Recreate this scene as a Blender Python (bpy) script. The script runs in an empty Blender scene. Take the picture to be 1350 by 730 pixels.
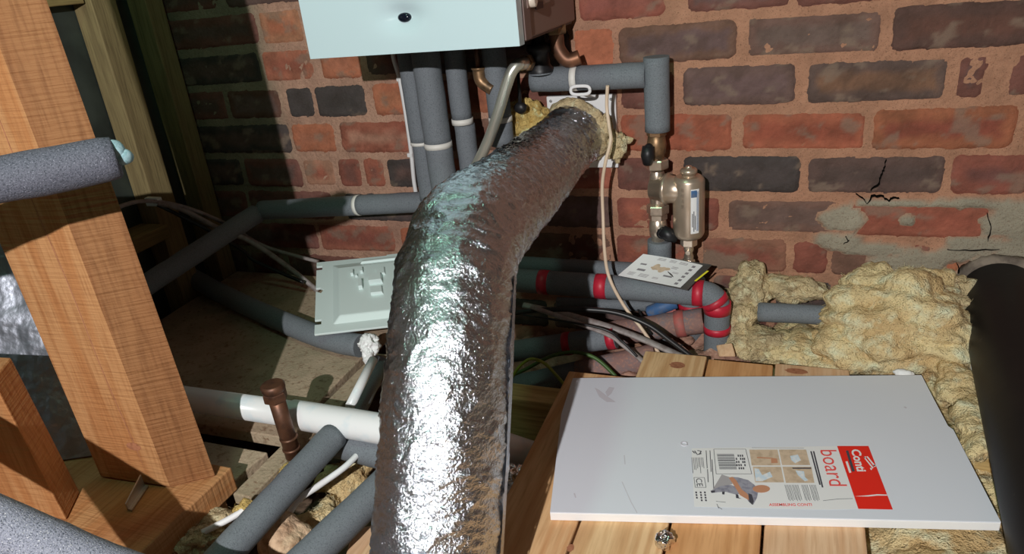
import bpy, bmesh, math, random
from mathutils import Vector, Matrix, noise
random.seed(7)
SC = bpy.context.scene
COL = SC.collection
# ------------------------------------------------------------------ camera
PITCH, YAW, ROLL, CD, CH, F = 0.4115, 0.3952, -0.1067, 1.2606, 0.113, 950.0
W, H = 1350, 730
ROT = Matrix.Rotation(YAW, 3, 'Z') @ Matrix.Rotation(math.pi/2-PITCH, 3, 'X') @ Matrix.Rotation(ROLL, 3, 'Z')
CAM = Vector((0, -CD, CH))
def ray(x, y): return ROT @ Vector(((x-W/2)/F, -(y-H/2)/F, -1.0))
def Pz(x, y, z): w = ray(x, y); return CAM + w*((z-CH)/w.z)
def Py(x, y, Y): w = ray(x, y); return CAM + w*((Y+CD)/w.y)
def Px(x, y, X): w = ray(x, y); return CAM + w*(X/w.x)
def Pd(x, y, d): return CAM + ray(x, y)*d
def depth(p): return -(ROT.transposed() @ (Vector(p)-CAM)).z
def pxm(px, p): return px*depth(p)/F          # pixels -> metres at a point

cd = bpy.data.cameras.new('camera'); co = bpy.data.objects.new('camera', cd); COL.objects.link(co)
m4 = ROT.to_4x4(); m4.translation = CAM; co.matrix_world = m4
cd.sensor_width = 36; cd.lens = 36*F/W; cd.clip_start = 0.02
SC.camera = co

# ------------------------------------------------------------------ materials
GAIN = 0.62
def lin(v):
    v /= 255.0
    return v/12.92 if v <= .04045 else ((v+.055)/1.055)**2.4
def S(r, g, b, k=1.0): return tuple(min(.88, lin(c)/GAIN*k) for c in (r, g, b))
def newmat(name):
    m = bpy.data.materials.new(name); m.use_nodes = True
    nt = m.node_tree; b = nt.nodes['Principled BSDF']
    return m, nt, b
def mat(name, col, rough=.6, metal=0.0, mott=None, bumps=(), spec=.5, attr=False, scale=(1,1,1), trans=0, alpha=1):
    """mott: list of (noise scale, colour, lo, hi[, detail]); bumps: list of (scale, strength, distance)"""
    m, nt, b = newmat(name); N = nt.nodes; L = nt.links
    b.inputs['Roughness'].default_value = rough; b.inputs['Metallic'].default_value = metal
    b.inputs['Specular IOR Level'].default_value = spec
    if trans: b.inputs['Transmission Weight'].default_value = trans
    b.inputs['Alpha'].default_value = alpha
    tc = N.new('ShaderNodeTexCoord'); mp = N.new('ShaderNodeMapping'); mp.inputs['Scale'].default_value = scale
    L.new(tc.outputs['Object'], mp.inputs['Vector'])
    if attr:
        a = N.new('ShaderNodeAttribute'); a.attribute_name = 'col'; cur = a.outputs['Color']
    else:
        rgb = N.new('ShaderNodeRGB'); rgb.outputs[0].default_value = (*col, 1); cur = rgb.outputs[0]
    for q in (mott or ()):
        n = N.new('ShaderNodeTexNoise'); n.inputs['Scale'].default_value = q[0]; n.inputs['Detail'].default_value = q[4] if len(q) > 4 else 4
        L.new(mp.outputs[0], n.inputs['Vector'])
        r = N.new('ShaderNodeMapRange'); r.inputs['From Min'].default_value = q[2]; r.inputs['From Max'].default_value = q[3]
        L.new(n.outputs['Fac'], r.inputs['Value'])
        mx = N.new('ShaderNodeMix'); mx.data_type = 'RGBA'
        L.new(r.outputs[0], mx.inputs[0]); L.new(cur, mx.inputs[6]); mx.inputs[7].default_value = (*q[1], 1)
        cur = mx.outputs[2]
    L.new(cur, b.inputs['Base Color'])
    prev = None
    for (s, st, d) in bumps:
        n = N.new('ShaderNodeTexNoise'); n.inputs['Scale'].default_value = s; n.inputs['Detail'].default_value = 5
        L.new(mp.outputs[0], n.inputs['Vector'])
        bp = N.new('ShaderNodeBump'); bp.inputs['Strength'].default_value = st; bp.inputs['Distance'].default_value = d
        L.new(n.outputs['Fac'], bp.inputs['Height'])
        if prev: L.new(prev, bp.inputs['Normal'])
        prev = bp.outputs[0]
    if prev: L.new(prev, b.inputs['Normal'])
    return m
def wood(name, c1, c2, c3, axis, rough=.75, saw=0.0, ring=60):
    m, nt, b = newmat(name); N = nt.nodes; L = nt.links
    b.inputs['Roughness'].default_value = rough; b.inputs['Specular IOR Level'].default_value = .25
    tc = N.new('ShaderNodeTexCoord'); mp = N.new('ShaderNodeMapping')
    sc = [1, 1, 1]; sc[axis] = .07; mp.inputs['Scale'].default_value = sc
    L.new(tc.outputs['Object'], mp.inputs['Vector'])
    n0 = N.new('ShaderNodeTexNoise'); n0.inputs['Scale'].default_value = 14; n0.inputs['Detail'].default_value = 2; n0.inputs['Distortion'].default_value = .5
    L.new(mp.outputs[0], n0.inputs['Vector'])
    mul = N.new('ShaderNodeMath'); mul.operation = 'MULTIPLY'; mul.inputs[1].default_value = ring; L.new(n0.outputs['Fac'], mul.inputs[0])
    sn = N.new('ShaderNodeMath'); sn.operation = 'SINE'; L.new(mul.outputs[0], sn.inputs[0])
    mr = N.new('ShaderNodeMapRange'); mr.inputs['From Min'].default_value = -.6; mr.inputs['From Max'].default_value = 1.0; L.new(sn.outputs[0], mr.inputs['Value'])
    mx = N.new('ShaderNodeMix'); mx.data_type = 'RGBA'; L.new(mr.outputs[0], mx.inputs[0]); mx.inputs[6].default_value = (*c1, 1); mx.inputs[7].default_value = (*c2, 1)
    n1 = N.new('ShaderNodeTexNoise'); n1.inputs['Scale'].default_value = 240; n1.inputs['Detail'].default_value = 5; L.new(mp.outputs[0], n1.inputs['Vector'])
    mr1 = N.new('ShaderNodeMapRange'); mr1.inputs['From Min'].default_value = .45; mr1.inputs['From Max'].default_value = .75; L.new(n1.outputs['Fac'], mr1.inputs['Value'])
    mr1.inputs['To Max'].default_value = .7
    mx2 = N.new('ShaderNodeMix'); mx2.data_type = 'RGBA'; L.new(mr1.outputs[0], mx2.inputs[0]); L.new(mx.outputs[2], mx2.inputs[6]); mx2.inputs[7].default_value = (*c3, 1)
    L.new(mx2.outputs[2], b.inputs['Base Color'])
    bp = N.new('ShaderNodeBump'); bp.inputs['Strength'].default_value = .35; bp.inputs['Distance'].default_value = .002; L.new(n1.outputs['Fac'], bp.inputs['Height'])
    last = bp.outputs[0]
    if saw:
        mp2 = N.new('ShaderNodeMapping'); sc2 = [.06, .06, .06]; sc2[axis] = 1; mp2.inputs['Scale'].default_value = sc2; L.new(tc.outputs['Object'], mp2.inputs['Vector'])
        mp2.inputs['Rotation'].default_value = (.12, .12, .12)
        n2 = N.new('ShaderNodeTexNoise'); n2.inputs['Scale'].default_value = 260; n2.inputs['Detail'].default_value = 3; L.new(mp2.outputs[0], n2.inputs['Vector'])
        bp2 = N.new('ShaderNodeBump'); bp2.inputs['Strength'].default_value = saw; bp2.inputs['Distance'].default_value = .004
        L.new(n2.outputs['Fac'], bp2.inputs['Height']); L.new(last, bp2.inputs['Normal']); last = bp2.outputs[0]
    L.new(last, b.inputs['Normal'])
    return m

M = {}
M['brick'] = mat('brick_face', (1,1,1), .9, attr=True, spec=.2, mott=[(900, (.02,.015,.015), .64, .78), (1200, (.5,.42,.36), .69, .8)], bumps=[(180,.5,.004),(900,.4,.002)])
M['mortar'] = mat('lime_mortar', (1,1,1), .95, attr=True, spec=.15, mott=[(500, (.16,.09,.055), .58, .75)], bumps=[(140,.6,.006),(700,.5,.003)])
FO = S(102,107,112,.88)
M['foam'] = mat('grey_foam', FO, .75, spec=.35, mott=[(600, S(80,85,90,.88), .5, .7), (900, S(135,140,145,.88), .62, .76)], bumps=[(500,.35,.001)])
M['foam_light'] = mat('grey_lilac_foam', S(120,122,134), .7, spec=.35, mott=[(700, S(70,74,84), .5, .64), (900, S(195,197,210), .6, .72)], bumps=[(600,.6,.0015)])
M['foam_near'] = mat('dimmed_lilac_foam', S(104,106,118,.5), .7, spec=.35, mott=[(700, S(70,74,84,.5), .5, .64), (900, S(165,167,180,.55), .6, .72)], bumps=[(600,.6,.0015)])  # lilac foam with its colour dimmed to offset the torch close by
M['foam_teal'] = mat('teal_grey_foam', S(88,112,120), .7, spec=.35, mott=[(500, S(60,80,88), .5, .7)], bumps=[(500,.3,.001)])
M['foam_end'] = mat('pale_teal_foam', S(126,152,158), .7, mott=[(300, S(105,135,140), .45, .65)], bumps=[(300,.3,.001)])
M['foam_dusty'] = mat('dusty_foam', S(128,100,94,.85), .9, spec=.2, mott=[(30, S(112,104,106,.85), .45, .65), (220, S(150,112,98,.85), .52, .7)], bumps=[(150,.4,.002)])
M['tape_white'] = mat('white_tape', S(190,188,182), .5, bumps=[(200,.2,.001)])
M['tape_red'] = mat('red_tape', S(162,30,48,.95), .45, mott=[(60, S(130,28,42,.95), .5, .7)], bumps=[(120,.2,.001)])
M['tape_red_dusty'] = mat('dusty_red_tape', S(150,80,74), .7, mott=[(60, S(120,85,78), .45, .7)])
M['blue'] = mat('blue_plastic', S(62,100,146,.7), .55, mott=[(60, S(96,106,124,.7), .45, .65)])
M['boiler'] = mat('white_enamel', S(184,203,208,.80), .12, spec=.5)
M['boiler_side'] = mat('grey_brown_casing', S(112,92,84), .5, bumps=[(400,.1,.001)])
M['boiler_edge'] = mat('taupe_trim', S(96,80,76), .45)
M['black'] = mat('black_plastic', (.012,.012,.014), .45)
M['void'] = mat('dark_gap', (.01,.009,.008), 1, spec=0)
M['lens'] = mat('black_gloss', (.008,.01,.02), .08)
M['silverbutton'] = mat('silver_knob', S(180,168,155), .4)
M['copper'] = mat('tarnished_copper', S(108,74,56,.65), .48, .55, mott=[(60, S(74,52,42,.8), .45, .65), (25, S(128,88,64,.8), .5, .7)], bumps=[(80,.15,.001)])
M['brass'] = mat('aged_brass', S(132,104,76,.85), .42, .65, mott=[(50, S(86,70,54,.85), .45, .65)], bumps=[(90,.15,.001)])
M['nickel'] = mat('nickel', S(190,176,160), .28, .85, mott=[(40, S(140,125,112), .5, .7)], bumps=[(200,.06,.0006)])
M['filter'] = mat('champagne_nickel', S(168,152,135), .34, .7, mott=[(15, S(150,135,120), .4, .7)], bumps=[(300,.05,.0005)])
M['braid'] = mat('steel_braid', S(190,190,178), .32, .8)
M['steel'] = mat('steel', S(150,150,150), .4, .8)
M['upvc'] = mat('white_plastic_pipe', S(196,204,208), .28, mott=[(40, S(180,188,192), .5, .7)])
M['cream'] = mat('cream_cable', S(190,170,148), .5)
M['whitecable'] = mat('white_cable', S(200,205,198), .45)
M['plastic'] = mat('pale_grey_plastic', S(184,196,194), .38)
M['paper'] = mat('white_paper', S(214,210,208), .8, mott=[(20, S(196,194,196), .4, .7)])
M['ink'] = mat('dark_ink', S(112,108,112), .8)
M['inklight'] = mat('grey_ink', S(140,136,138), .8)
M['bag'] = mat('charcoal_film', S(62,60,58), .35)
M['yellow'] = mat('yellow_print', S(190,180,40), .5)
M['plate'] = mat('white_plate', S(196,204,214), .35)
M['conti'] = mat('white_melamine', S(187,190,209,.98), .32, spec=.4, mott=[(4, S(185,189,206,.98), .35, .7)], bumps=[(250,.03,.0005)])
M['contiedge'] = mat('cream_core', S(218,214,206,.95), .7, bumps=[(200,.2,.001)])
M['label'] = mat('label_paper', S(204,206,204), .4)
M['red'] = mat('red_print', S(196,34,24), .35)
M['redtext'] = mat('red_ink', S(196,70,66), .5)
M['white'] = mat('white_print', S(225,222,222), .5)
M['black_ink'] = mat('black_ink', S(56,56,64), .6)
M['pic_tan'] = mat('tan_print', S(184,164,142,.9), .5, mott=[(120, S(166,146,124,.9), .45, .65)])
M['pic_blue'] = mat('blue_print', S(170,184,200), .5, mott=[(150, S(200,205,212), .45, .65)])
M['skin'] = mat('skin_print', S(176,126,98,.85), .5)
M['cloth'] = mat('grey_print', S(130,130,140), .5, mott=[(150, S(106,106,118), .45, .65)])
M['scuff'] = mat('scuff_mark', S(168,166,172), .8)
M['rag'] = mat('white_tissue', S(215,215,215), .9, bumps=[(120,.4,.002)])
M['chip'] = mat('dusty_chipboard', S(150,132,112), .95, spec=.15, mott=[(18, S(130,118,98), .4, .7), (120, S(112,92,74), .55, .72), (500, S(170,150,128), .6, .75)], bumps=[(200,.5,.003),(40,.3,.004)])
M['dirt'] = mat('dusty_ceiling_board', S(92,74,62), 1, spec=.1, mott=[(25, S(62,48,40), .4, .65), (200, S(120,98,84), .6, .75)], bumps=[(60,.7,.01)])
M['rubble'] = mat('dusty_rubble', S(150,116,100), 1, spec=.1, mott=[(40, S(120,90,78), .4, .65), (200, S(175,150,135), .6, .75)], bumps=[(90,.8,.006)])
M['lump'] = mat('plaster_lump', S(176,150,124), .95, spec=.1, mott=[(60, S(140,112,88), .45, .65)], bumps=[(120,.8,.005)])
M['lump_grey'] = mat('grey_mortar', S(128,116,104,.8), .95, spec=.1, mott=[(40, S(96,86,78,.8), .45, .65)], bumps=[(120,.6,.004)])
M['panel'] = mat('dark_foil_board', S(58,66,62), .42, .3, spec=.4, mott=[(8, S(32,36,36), .4, .7)], bumps=[(14,.2,.01)])
M['felt'] = mat('dark_roof_felt', (.05,.045,.04), .95, bumps=[(60,.3,.004)])
M['plasterwall'] = mat('dusty_block_wall', (.16,.13,.11), .95, bumps=[(60,.4,.004)])
M['soil'] = mat('black_soil_pipe', (.010,.0095,.010), .5, spec=.22, mott=[(9, (.016,.013,.012), .5, .75), (60, (.035,.03,.027), .68, .8)], bumps=[(30,.08,.003)])
M['cable_black'] = mat('black_cable', (.014,.014,.015), .4)
M['cable_grey'] = mat('grey_cable', S(125,118,116), .55, mott=[(80, S(105,95,92), .45, .65)])
M['cable_green'] = mat('green_cable', S(62,92,40,.7), .5)
M['cable_yellow'] = mat('yellow_green_cable', S(134,144,52,.7), .5)
M['wool'] = mat('glass_wool', S(196,173,132,1.05), 1, spec=.05, mott=[(14, S(178,152,110), .42, .6), (40, S(210,194,162,1.05), .5, .72), (260, S(124,102,72), .62, .8)], bumps=[(90,.8,.012),(420,.8,.005)])
M['wool_pale'] = mat('grey_glass_wool', S(180,162,126,1.05), 1, spec=.05, mott=[(20, S(156,140,110), .42, .6), (60, S(198,184,152,1.05), .52, .68), (260, S(96,80,62), .6, .8)], bumps=[(90,.8,.012),(420,.8,.005)])
M['wool_yellow'] = mat('yellow_glass_wool', S(190,166,104), 1, spec=.05, mott=[(30, S(160,134,80), .42, .62), (90, S(210,196,150), .55, .7)], bumps=[(120,.9,.008),(500,.8,.004)])
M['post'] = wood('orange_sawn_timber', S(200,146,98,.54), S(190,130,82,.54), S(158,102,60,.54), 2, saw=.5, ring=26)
M['post_rough_shaded'] = wood('rough_sawn_shaded_face', S(178,124,80,.42), S(168,112,70,.42), S(130,82,48,.42), 2, saw=.7, ring=20)  # rough sawn side face, its shade painted in as a darker colour
M['post_y'] = wood('orange_sawn_timber_lengthways', S(200,146,98,.54), S(190,130,82,.54), S(158,102,60,.54), 1, saw=.4, ring=26)
M['stud'] = wood('olive_old_timber', S(126,112,78,.9), S(112,98,68,.9), S(84,72,50,.9), 2, ring=24)
M['stud_y'] = wood('olive_old_timber_rail', S(128,112,72), S(112,95,60), S(84,70,46), 1, ring=24)
M['joist_x'] = wood('pale_joist', S(168,145,98), S(150,124,78), S(110,86,52), 0, ring=30)
M['joist_y'] = wood('old_joist', S(132,102,74), S(112,84,58), S(84,62,42), 1, ring=30)
M['plank0'] = wood('pine_plank_straw', S(204,166,122,.8), S(190,144,100,.8), S(172,126,84,.8), 1, ring=44)
M['plank1'] = wood('pine_plank_pale', S(206,172,130,.8), S(190,150,108,.8), S(170,130,90,.8), 1, ring=52)
M['plank2'] = wood('pine_plank_orange', S(196,148,102,.82), S(182,132,86,.82), S(164,116,74,.82), 1, ring=36)
M['plank3'] = wood('pine_plank_cream', S(204,170,136,.8), S(194,154,118,.8), S(176,136,102,.8), 1, ring=46)
M['endgrain'] = mat('cut_end_grain', S(206,160,112), .85, mott=[(60, S(180,132,86), .45, .62)], bumps=[(300,.3,.001)])
M['knot'] = mat('knot', S(140,92,66), .8, mott=[(200, S(120,76,52), .45, .65)])

def foil(name, base, rough, bump1, bump2, scl=(1,1,1)):
    m, nt, b = newmat(name); N = nt.nodes; L = nt.links
    b.inputs['Base Color'].default_value = (*base, 1); b.inputs['Metallic'].default_value = 1; b.inputs['Roughness'].default_value = rough
    tc = N.new('ShaderNodeTexCoord'); mp = N.new('ShaderNodeMapping'); mp.inputs['Scale'].default_value = scl
    L.new(tc.outputs['Object'], mp.inputs['Vector'])
    last = None
    for (s, st, d, kind) in (bump1, bump2):
        if kind == 'v':
            n = N.new('ShaderNodeTexVoronoi'); n.inputs['Scale'].default_value = s; out = n.outputs['Distance']
        else:
            n = N.new('ShaderNodeTexNoise'); n.inputs['Scale'].default_value = s; n.inputs['Detail'].default_value = 3; out = n.outputs['Fac']
        L.new(mp.outputs[0], n.inputs['Vector'])
        bp = N.new('ShaderNodeBump'); bp.inputs['Strength'].default_value = st; bp.inputs['Distance'].default_value = d
        L.new(out, bp.inputs['Height'])
        if last: L.new(last, bp.inputs['Normal'])
        last = bp.outputs[0]
    L.new(last, b.inputs['Normal'])
    return m
M['foil'] = foil('crinkled_foil', (.68,.71,.76), .18, (330,.75,.0018,'n'), (1000,.6,.0008,'n'))
M['foil_board'] = foil('foil_facing', (.46,.48,.55), .5, (15,.8,.02,'n'), (150,.35,.002,'n'))
M['foil_ball'] = foil('foil_scrap', (.85,.85,.85), .14, (150,.6,.004,'v'), (300,.3,.002,'n'))

# ------------------------------------------------------------------ mesh builder
class MB:
    def __init__(s): s.v = []; s.f = []; s.mi = []; s.c = []; s.smooth = []
    def add(s, vs, fs, mi=0, col=None, smooth=True):
        o = len(s.v); s.v += [Vector(p) for p in vs]; s.c += (col if isinstance(col, list) else [col or (1,1,1)]*len(vs))
        for f in fs: s.f.append([i+o for i in f]); s.mi.append(mi); s.smooth.append(smooth)
        return s
    def build(s, name, mats, parent=None, bevel=0, attr=False, auto=None, segs=2):
        if not isinstance(mats, (list, tuple)): mats = [mats]
        if parent is None:
            zs = min(p.z for p in s.v); cx = sum(p.x for p in s.v)/len(s.v); cy = sum(p.y for p in s.v)/len(s.v)
            org = Vector((cx, cy, zs))
        else:
            r = parent
            while r.parent: r = r.parent
            org = r.location.copy()
        me = bpy.data.meshes.new(name); me.from_pydata([p-org for p in s.v], [], s.f)
        for m in mats: me.materials.append(m)
        me.polygons.foreach_set('material_index', s.mi); me.polygons.foreach_set('use_smooth', s.smooth)
        if attr:
            a = me.color_attributes.new('col', 'FLOAT_COLOR', 'POINT')
            a.data.foreach_set('color', [x for c in s.c for x in (*c[:3], 1.0)])
        me.update()
        bm = bmesh.new(); bm.from_mesh(me); bmesh.ops.recalc_face_normals(bm, faces=bm.faces); bm.to_mesh(me); bm.free()
        o = bpy.data.objects.new(name, me); COL.objects.link(o)
        if parent is None: o.location = org
        else: o.parent = parent
        if bevel:
            b = o.modifiers.new('bevel', 'BEVEL'); b.width = bevel; b.segments = segs; b.limit_method = 'ANGLE'; b.angle_limit = .6
        return o
    # --- shapes
    def hexa(s, a, mi=0):        # 8 corners: bottom 4, top 4
        return s.add(a, [(3,2,1,0),(4,5,6,7),(0,1,5,4),(1,2,6,5),(2,3,7,6),(3,0,4,7)], mi, smooth=False)
    def box(s, x0, x1, y0, y1, z0, z1, mi=0):
        return s.hexa([(x0,y0,z0),(x1,y0,z0),(x1,y1,z0),(x0,y1,z0),(x0,y0,z1),(x1,y0,z1),(x1,y1,z1),(x0,y1,z1)], mi)
    def prism(s, poly, d, mi=0):  # polygon (list of Vector) extruded by vector d
        n = len(poly); d = Vector(d); vs = [Vector(p) for p in poly]+[Vector(p)+d for p in poly]
        fs = [tuple(range(n-1,-1,-1)), tuple(range(n,2*n))]+[(i,(i+1)%n,n+(i+1)%n,n+i) for i in range(n)]
        return s.add(vs, fs, mi, smooth=False)
    def tube(s, pts, r, seg=20, mi=0, caps=True, smooth=True, fn=None, flat=1.0):
        pts = [Vector(p) for p in pts]; n = len(pts)
        rs = r if isinstance(r, (list, tuple)) else [r]*n
        tang = []
        for i in range(n):
            t = Vector((0,0,0))
            if i > 0: t += (pts[i]-pts[i-1]).normalized()
            if i < n-1: t += (pts[i+1]-pts[i]).normalized()
            if t.length < 1e-9: t = tang[-1] if tang else Vector((0,0,1))
            tang.append(t.normalized())
        up = Vector((0,0,1)) if abs(tang[0].z) < .9 else Vector((0,1,0))
        a = tang[0].cross(up).normalized(); vs = []
        for i in range(n):
            if i: a = (a - tang[i]*a.dot(tang[i])).normalized()
            b = tang[i].cross(a)
            for k in range(seg):
                th = 2*math.pi*k/seg
                d = a*math.cos(th)+b*math.sin(th)*flat
                rr = rs[i]
                p = pts[i]+d*rr
                if fn: p = fn(p, d, i/(n-1), th, rr)
                vs.append(p)
        fs = [(i*seg+k, i*seg+(k+1)%seg, (i+1)*seg+(k+1)%seg, (i+1)*seg+k) for i in range(n-1) for k in range(seg)]
        if caps: fs += [tuple(range(seg-1,-1,-1)), tuple((n-1)*seg+k for k in range(seg))]
        o = len(s.f); s.add(vs, fs, mi, smooth=smooth)
        if caps: s.smooth[-1] = s.smooth[-2] = False
        return s
    def rev(s, p0, ax, prof, seg=24, mi=0, smooth=True):   # prof: list of (t, r)
        p0 = Vector(p0); ax = Vector(ax).normalized()
        up = Vector((0,0,1)) if abs(ax.z) < .9 else Vector((0,1,0))
        a = ax.cross(up).normalized(); b = ax.cross(a); vs = []
        for t, r in prof:
            for k in range(seg):
                th = 2*math.pi*k/seg; vs.append(p0+ax*t+(a*math.cos(th)+b*math.sin(th))*r)
        n = len(prof)
        fs = [(i*seg+k, i*seg+(k+1)%seg, (i+1)*seg+(k+1)%seg, (i+1)*seg+k) for i in range(n-1) for k in range(seg)]
        s.add(vs, fs, mi, smooth=smooth)
        s.add(vs[:seg], [tuple(range(seg))], mi, smooth=False); s.add(vs[-seg:], [tuple(range(seg))], mi, smooth=False)
        return s
    def blob(s, c, r, sub=4, amp=.3, fr=20, seed=0, mi=0, octv=4, flatten=None, ridged=False, layer=0):
        bm = bmesh.new(); bmesh.ops.create_icosphere(bm, subdivisions=sub, radius=1)
        c = Vector(c); off = Vector((seed*7.3, seed*3.1, seed*5.7)); vs = []
        r = Vector(r) if not isinstance(r, (int, float)) else Vector((r,r,r))
        for v in bm.verts:
            d = v.co.normalized(); p = Vector((d.x*r.x, d.y*r.y, d.z*r.z))
            h = noise.fractal(p*fr+off, .9, 2.1, octv)
            if ridged: h = .5-abs(h)*1.6
            if layer: h += .22*math.sin(p.z*layer+p.y*layer*.4+6*noise.noise(p*11+off))
            p = p*(1+amp*h)
            if flatten is not None and p.z < -flatten: p.z = -flatten
            vs.append(c+p)
        fs = [[v.index for v in f.verts] for f in bm.faces]; bm.free()
        return s.add(vs, fs, mi)

def smooth(pts, n=8, loopless=True):
    pts = [Vector(p) for p in pts]; out = []
    for i in range(len(pts)-1):
        p0 = pts[max(i-1,0)]; p1 = pts[i]; p2 = pts[i+1]; p3 = pts[min(i+2,len(pts)-1)]
        for k in range(n):
            t = k/n
            out.append(.5*((2*p1)+(p2-p0)*t+(2*p0-5*p1+4*p2-p3)*t*t+(3*p1-p0-3*p2+p3)*t**3))
    out.append(pts[-1]); return out
def lerp(a, b, t): return Vector(a)*(1-t)+Vector(b)*t

def tag(o, label, cat, group=None, kind=None):
    o['label'] = label; o['category'] = cat
    if group: o['group'] = group
    if kind: o['kind'] = kind
    return o
def thing(name, label, cat, loc, group=None):
    o = bpy.data.objects.new(name, None); o.empty_display_size = .03; COL.objects.link(o); o.location = Vector(loc)
    return tag(o, label, cat, group)
def struct(o): o['kind'] = 'structure'; return o
def text_mb(string, p0, p1, pt, lift, bold=0.0):
    """letters as flat mesh mapped onto the parallelogram p0 (baseline start) -> p1 (baseline end), pt (top above start)"""
    cu = bpy.data.curves.new('txt', 'FONT'); cu.body = string; cu.resolution_u = 3; cu.offset = bold
    o = bpy.data.objects.new('txt', cu); COL.objects.link(o)
    bpy.context.view_layer.update()
    me = bpy.data.meshes.new_from_object(o.evaluated_get(bpy.context.evaluated_depsgraph_get()))
    vs = [v.co.copy() for v in me.vertices]; fs = [list(p.vertices) for p in me.polygons]
    bpy.data.objects.remove(o); bpy.data.curves.remove(cu); bpy.data.meshes.remove(me)
    x0 = min(v.x for v in vs); x1 = max(v.x for v in vs); y0 = 0; y1 = max(v.y for v in vs)
    p0, p1, pt = Vector(p0), Vector(p1), Vector(pt)
    mb = MB(); mb.add([p0+(p1-p0)*((v.x-x0)/(x1-x0))+(pt-p0)*((v.y-y0)/(y1-y0))+Vector(lift) for v in vs], fs, smooth=False)
    return mb

# ================================================================== SETTING
XL, XR, YF, ZF, ZC = -1.285, 1.05, -2.6, -.66, 1.05
# ---- brick wall (real bricks standing proud of a mortar bed)
def uw(px, py): return Py(px, py, 0).x
YM = {-1:(35,5), 0:(88,46), 1:(135,110), 2:(182,172), 3:(228,230), 4:(274,286), 5:(316,340)}
ORANGE, RED, RED2 = S(172,98,66), S(150,80,60), S(136,72,58)
MAROON, DARK, BLACK, BROWN = S(112,66,58), S(92,70,66), S(58,54,56), S(112,80,66)
PURPLE = S(96,74,74)
BR = {  # course: (x0, x1, side 0 left / 1 right, edge colour, heart colour)
 -1:[(342,398,0,S(170,112,80),ORANGE),(640,755,1,RED,RED2),(762,877,1,RED2,S(128,70,60)),(905,1042,1,MAROON,PURPLE),(1050,1210,1,MAROON,DARK),(1220,1385,1,RED2,MAROON)],
 0:[(346,414,0,S(168,96,70),RED),(422,476,0,ORANGE,S(166,98,70)),(482,560,0,DARK,MAROON),(755,809,1,ORANGE,ORANGE),(815,972,1,BROWN,PURPLE),(984,1162,1,S(104,76,68),S(98,80,74)),(1176,1372,1,S(78,54,50),S(92,58,50))],
 1:[(300,370,0,S(90,56,46),DARK),(378,413,0,BLACK,BLACK),(416,482,0,BLACK,S(50,48,50)),(492,560,0,ORANGE,S(180,112,76)),(745,815,1,MAROON,DARK),(818,888,1,MAROON,S(110,70,62)),(900,1049,1,DARK,PURPLE),(1064,1249,1,S(88,70,66),S(116,82,62)),(1259,1300,1,MAROON,PURPLE),(1328,1420,1,MAROON,S(100,64,56))],
 2:[(385,441,0,ORANGE,S(168,100,72)),(449,560,0,RED,S(170,118,96)),(700,808,1,RED,RED2),(818,966,1,S(158,82,56),S(150,76,52)),(977,1142,1,S(156,82,56),S(138,66,46)),(1150,1339,1,S(158,90,58),S(132,62,46)),(1351,1520,1,RED,RED2)],
 3:[(400,441,0,S(160,112,88),RED),(446,476,0,RED2,MAROON),(479,507,0,RED,MAROON),(510,575,0,BLACK,DARK),(812,889,1,MAROON,S(100,66,60)),(900,1055,1,BLACK,S(64,58,60)),(1065,1246,1,DARK,S(80,64,62)),(1254,1360,1,RED2,S(104,60,56))],
 4:[(330,440,0,MAROON,DARK),(455,560,0,BLACK,DARK),(812,862,1,RED2,RED),(868,948,1,RED2,MAROON),(958,1104,1,S(108,78,68),S(96,74,68)),(1118,1306,1,RED,S(142,72,54)),(1312,1420,1,RED2,RED)],
 5:[(422,520,0,S(150,86,66),RED2),(528,620,0,ORANGE,RED),(812,915,1,RED2,RED),(924,1038,1,S(140,92,72),RED2),(1046,1092,1,RED2,RED2),(1096,1150,1,S(112,78,64),BROWN),(1154,1228,1,RED2,RED),(1236,1268,1,S(176,104,66),ORANGE),(1275,1390,1,RED2,RED)],
}
PAL = [(ORANGE,RED),(RED,RED2),(RED2,MAROON),(DARK,PURPLE),(BLACK,DARK),(MAROON,DARK),(BROWN,MAROON),(RED,S(128,70,60))]
wall = MB()
def sm(a, b, x): t = max(0, min(1, (x-a)/(b-a))); return t*t*(3-2*t)
GREY = [(1112,288,34,20),(1105,318,34,14),(1150,328,60,10),(1215,342,50,14),(1215,365,60,20),(1330,292,42,34),(1300,322,60,14),(1180,268,70,6),(1290,268,80,8),(1345,330,40,20),(1195,290,13,9),(1180,345,40,14),(1260,335,30,12),(1330,345,60,14)]
GREYW = []
for (x, y, rx, ry) in GREY:
    p = Py(x, y, 0); q = Py(x+1, y, 0); s = (q-p).length; GREYW.append((p.x, p.z, rx*s, ry*s*1.05))
DUST = [(Py(945,345,0).x, Py(945,345,0).z, .06, .022), (Py(925,355,0).x, Py(925,355,0).z, .05, .03)]
def gmask(u, v, L):
    best = 0
    for (a, b, ru, rv) in L:
        dd = math.hypot((u-a)/ru, (v-b)/rv)
        best = max(best, 1-sm(.75, 1.15, dd+.35*noise.noise(Vector((u*45, v*45, 3)))+.2*noise.noise(Vector((u*140, v*140, 9)))))
    return best
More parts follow.
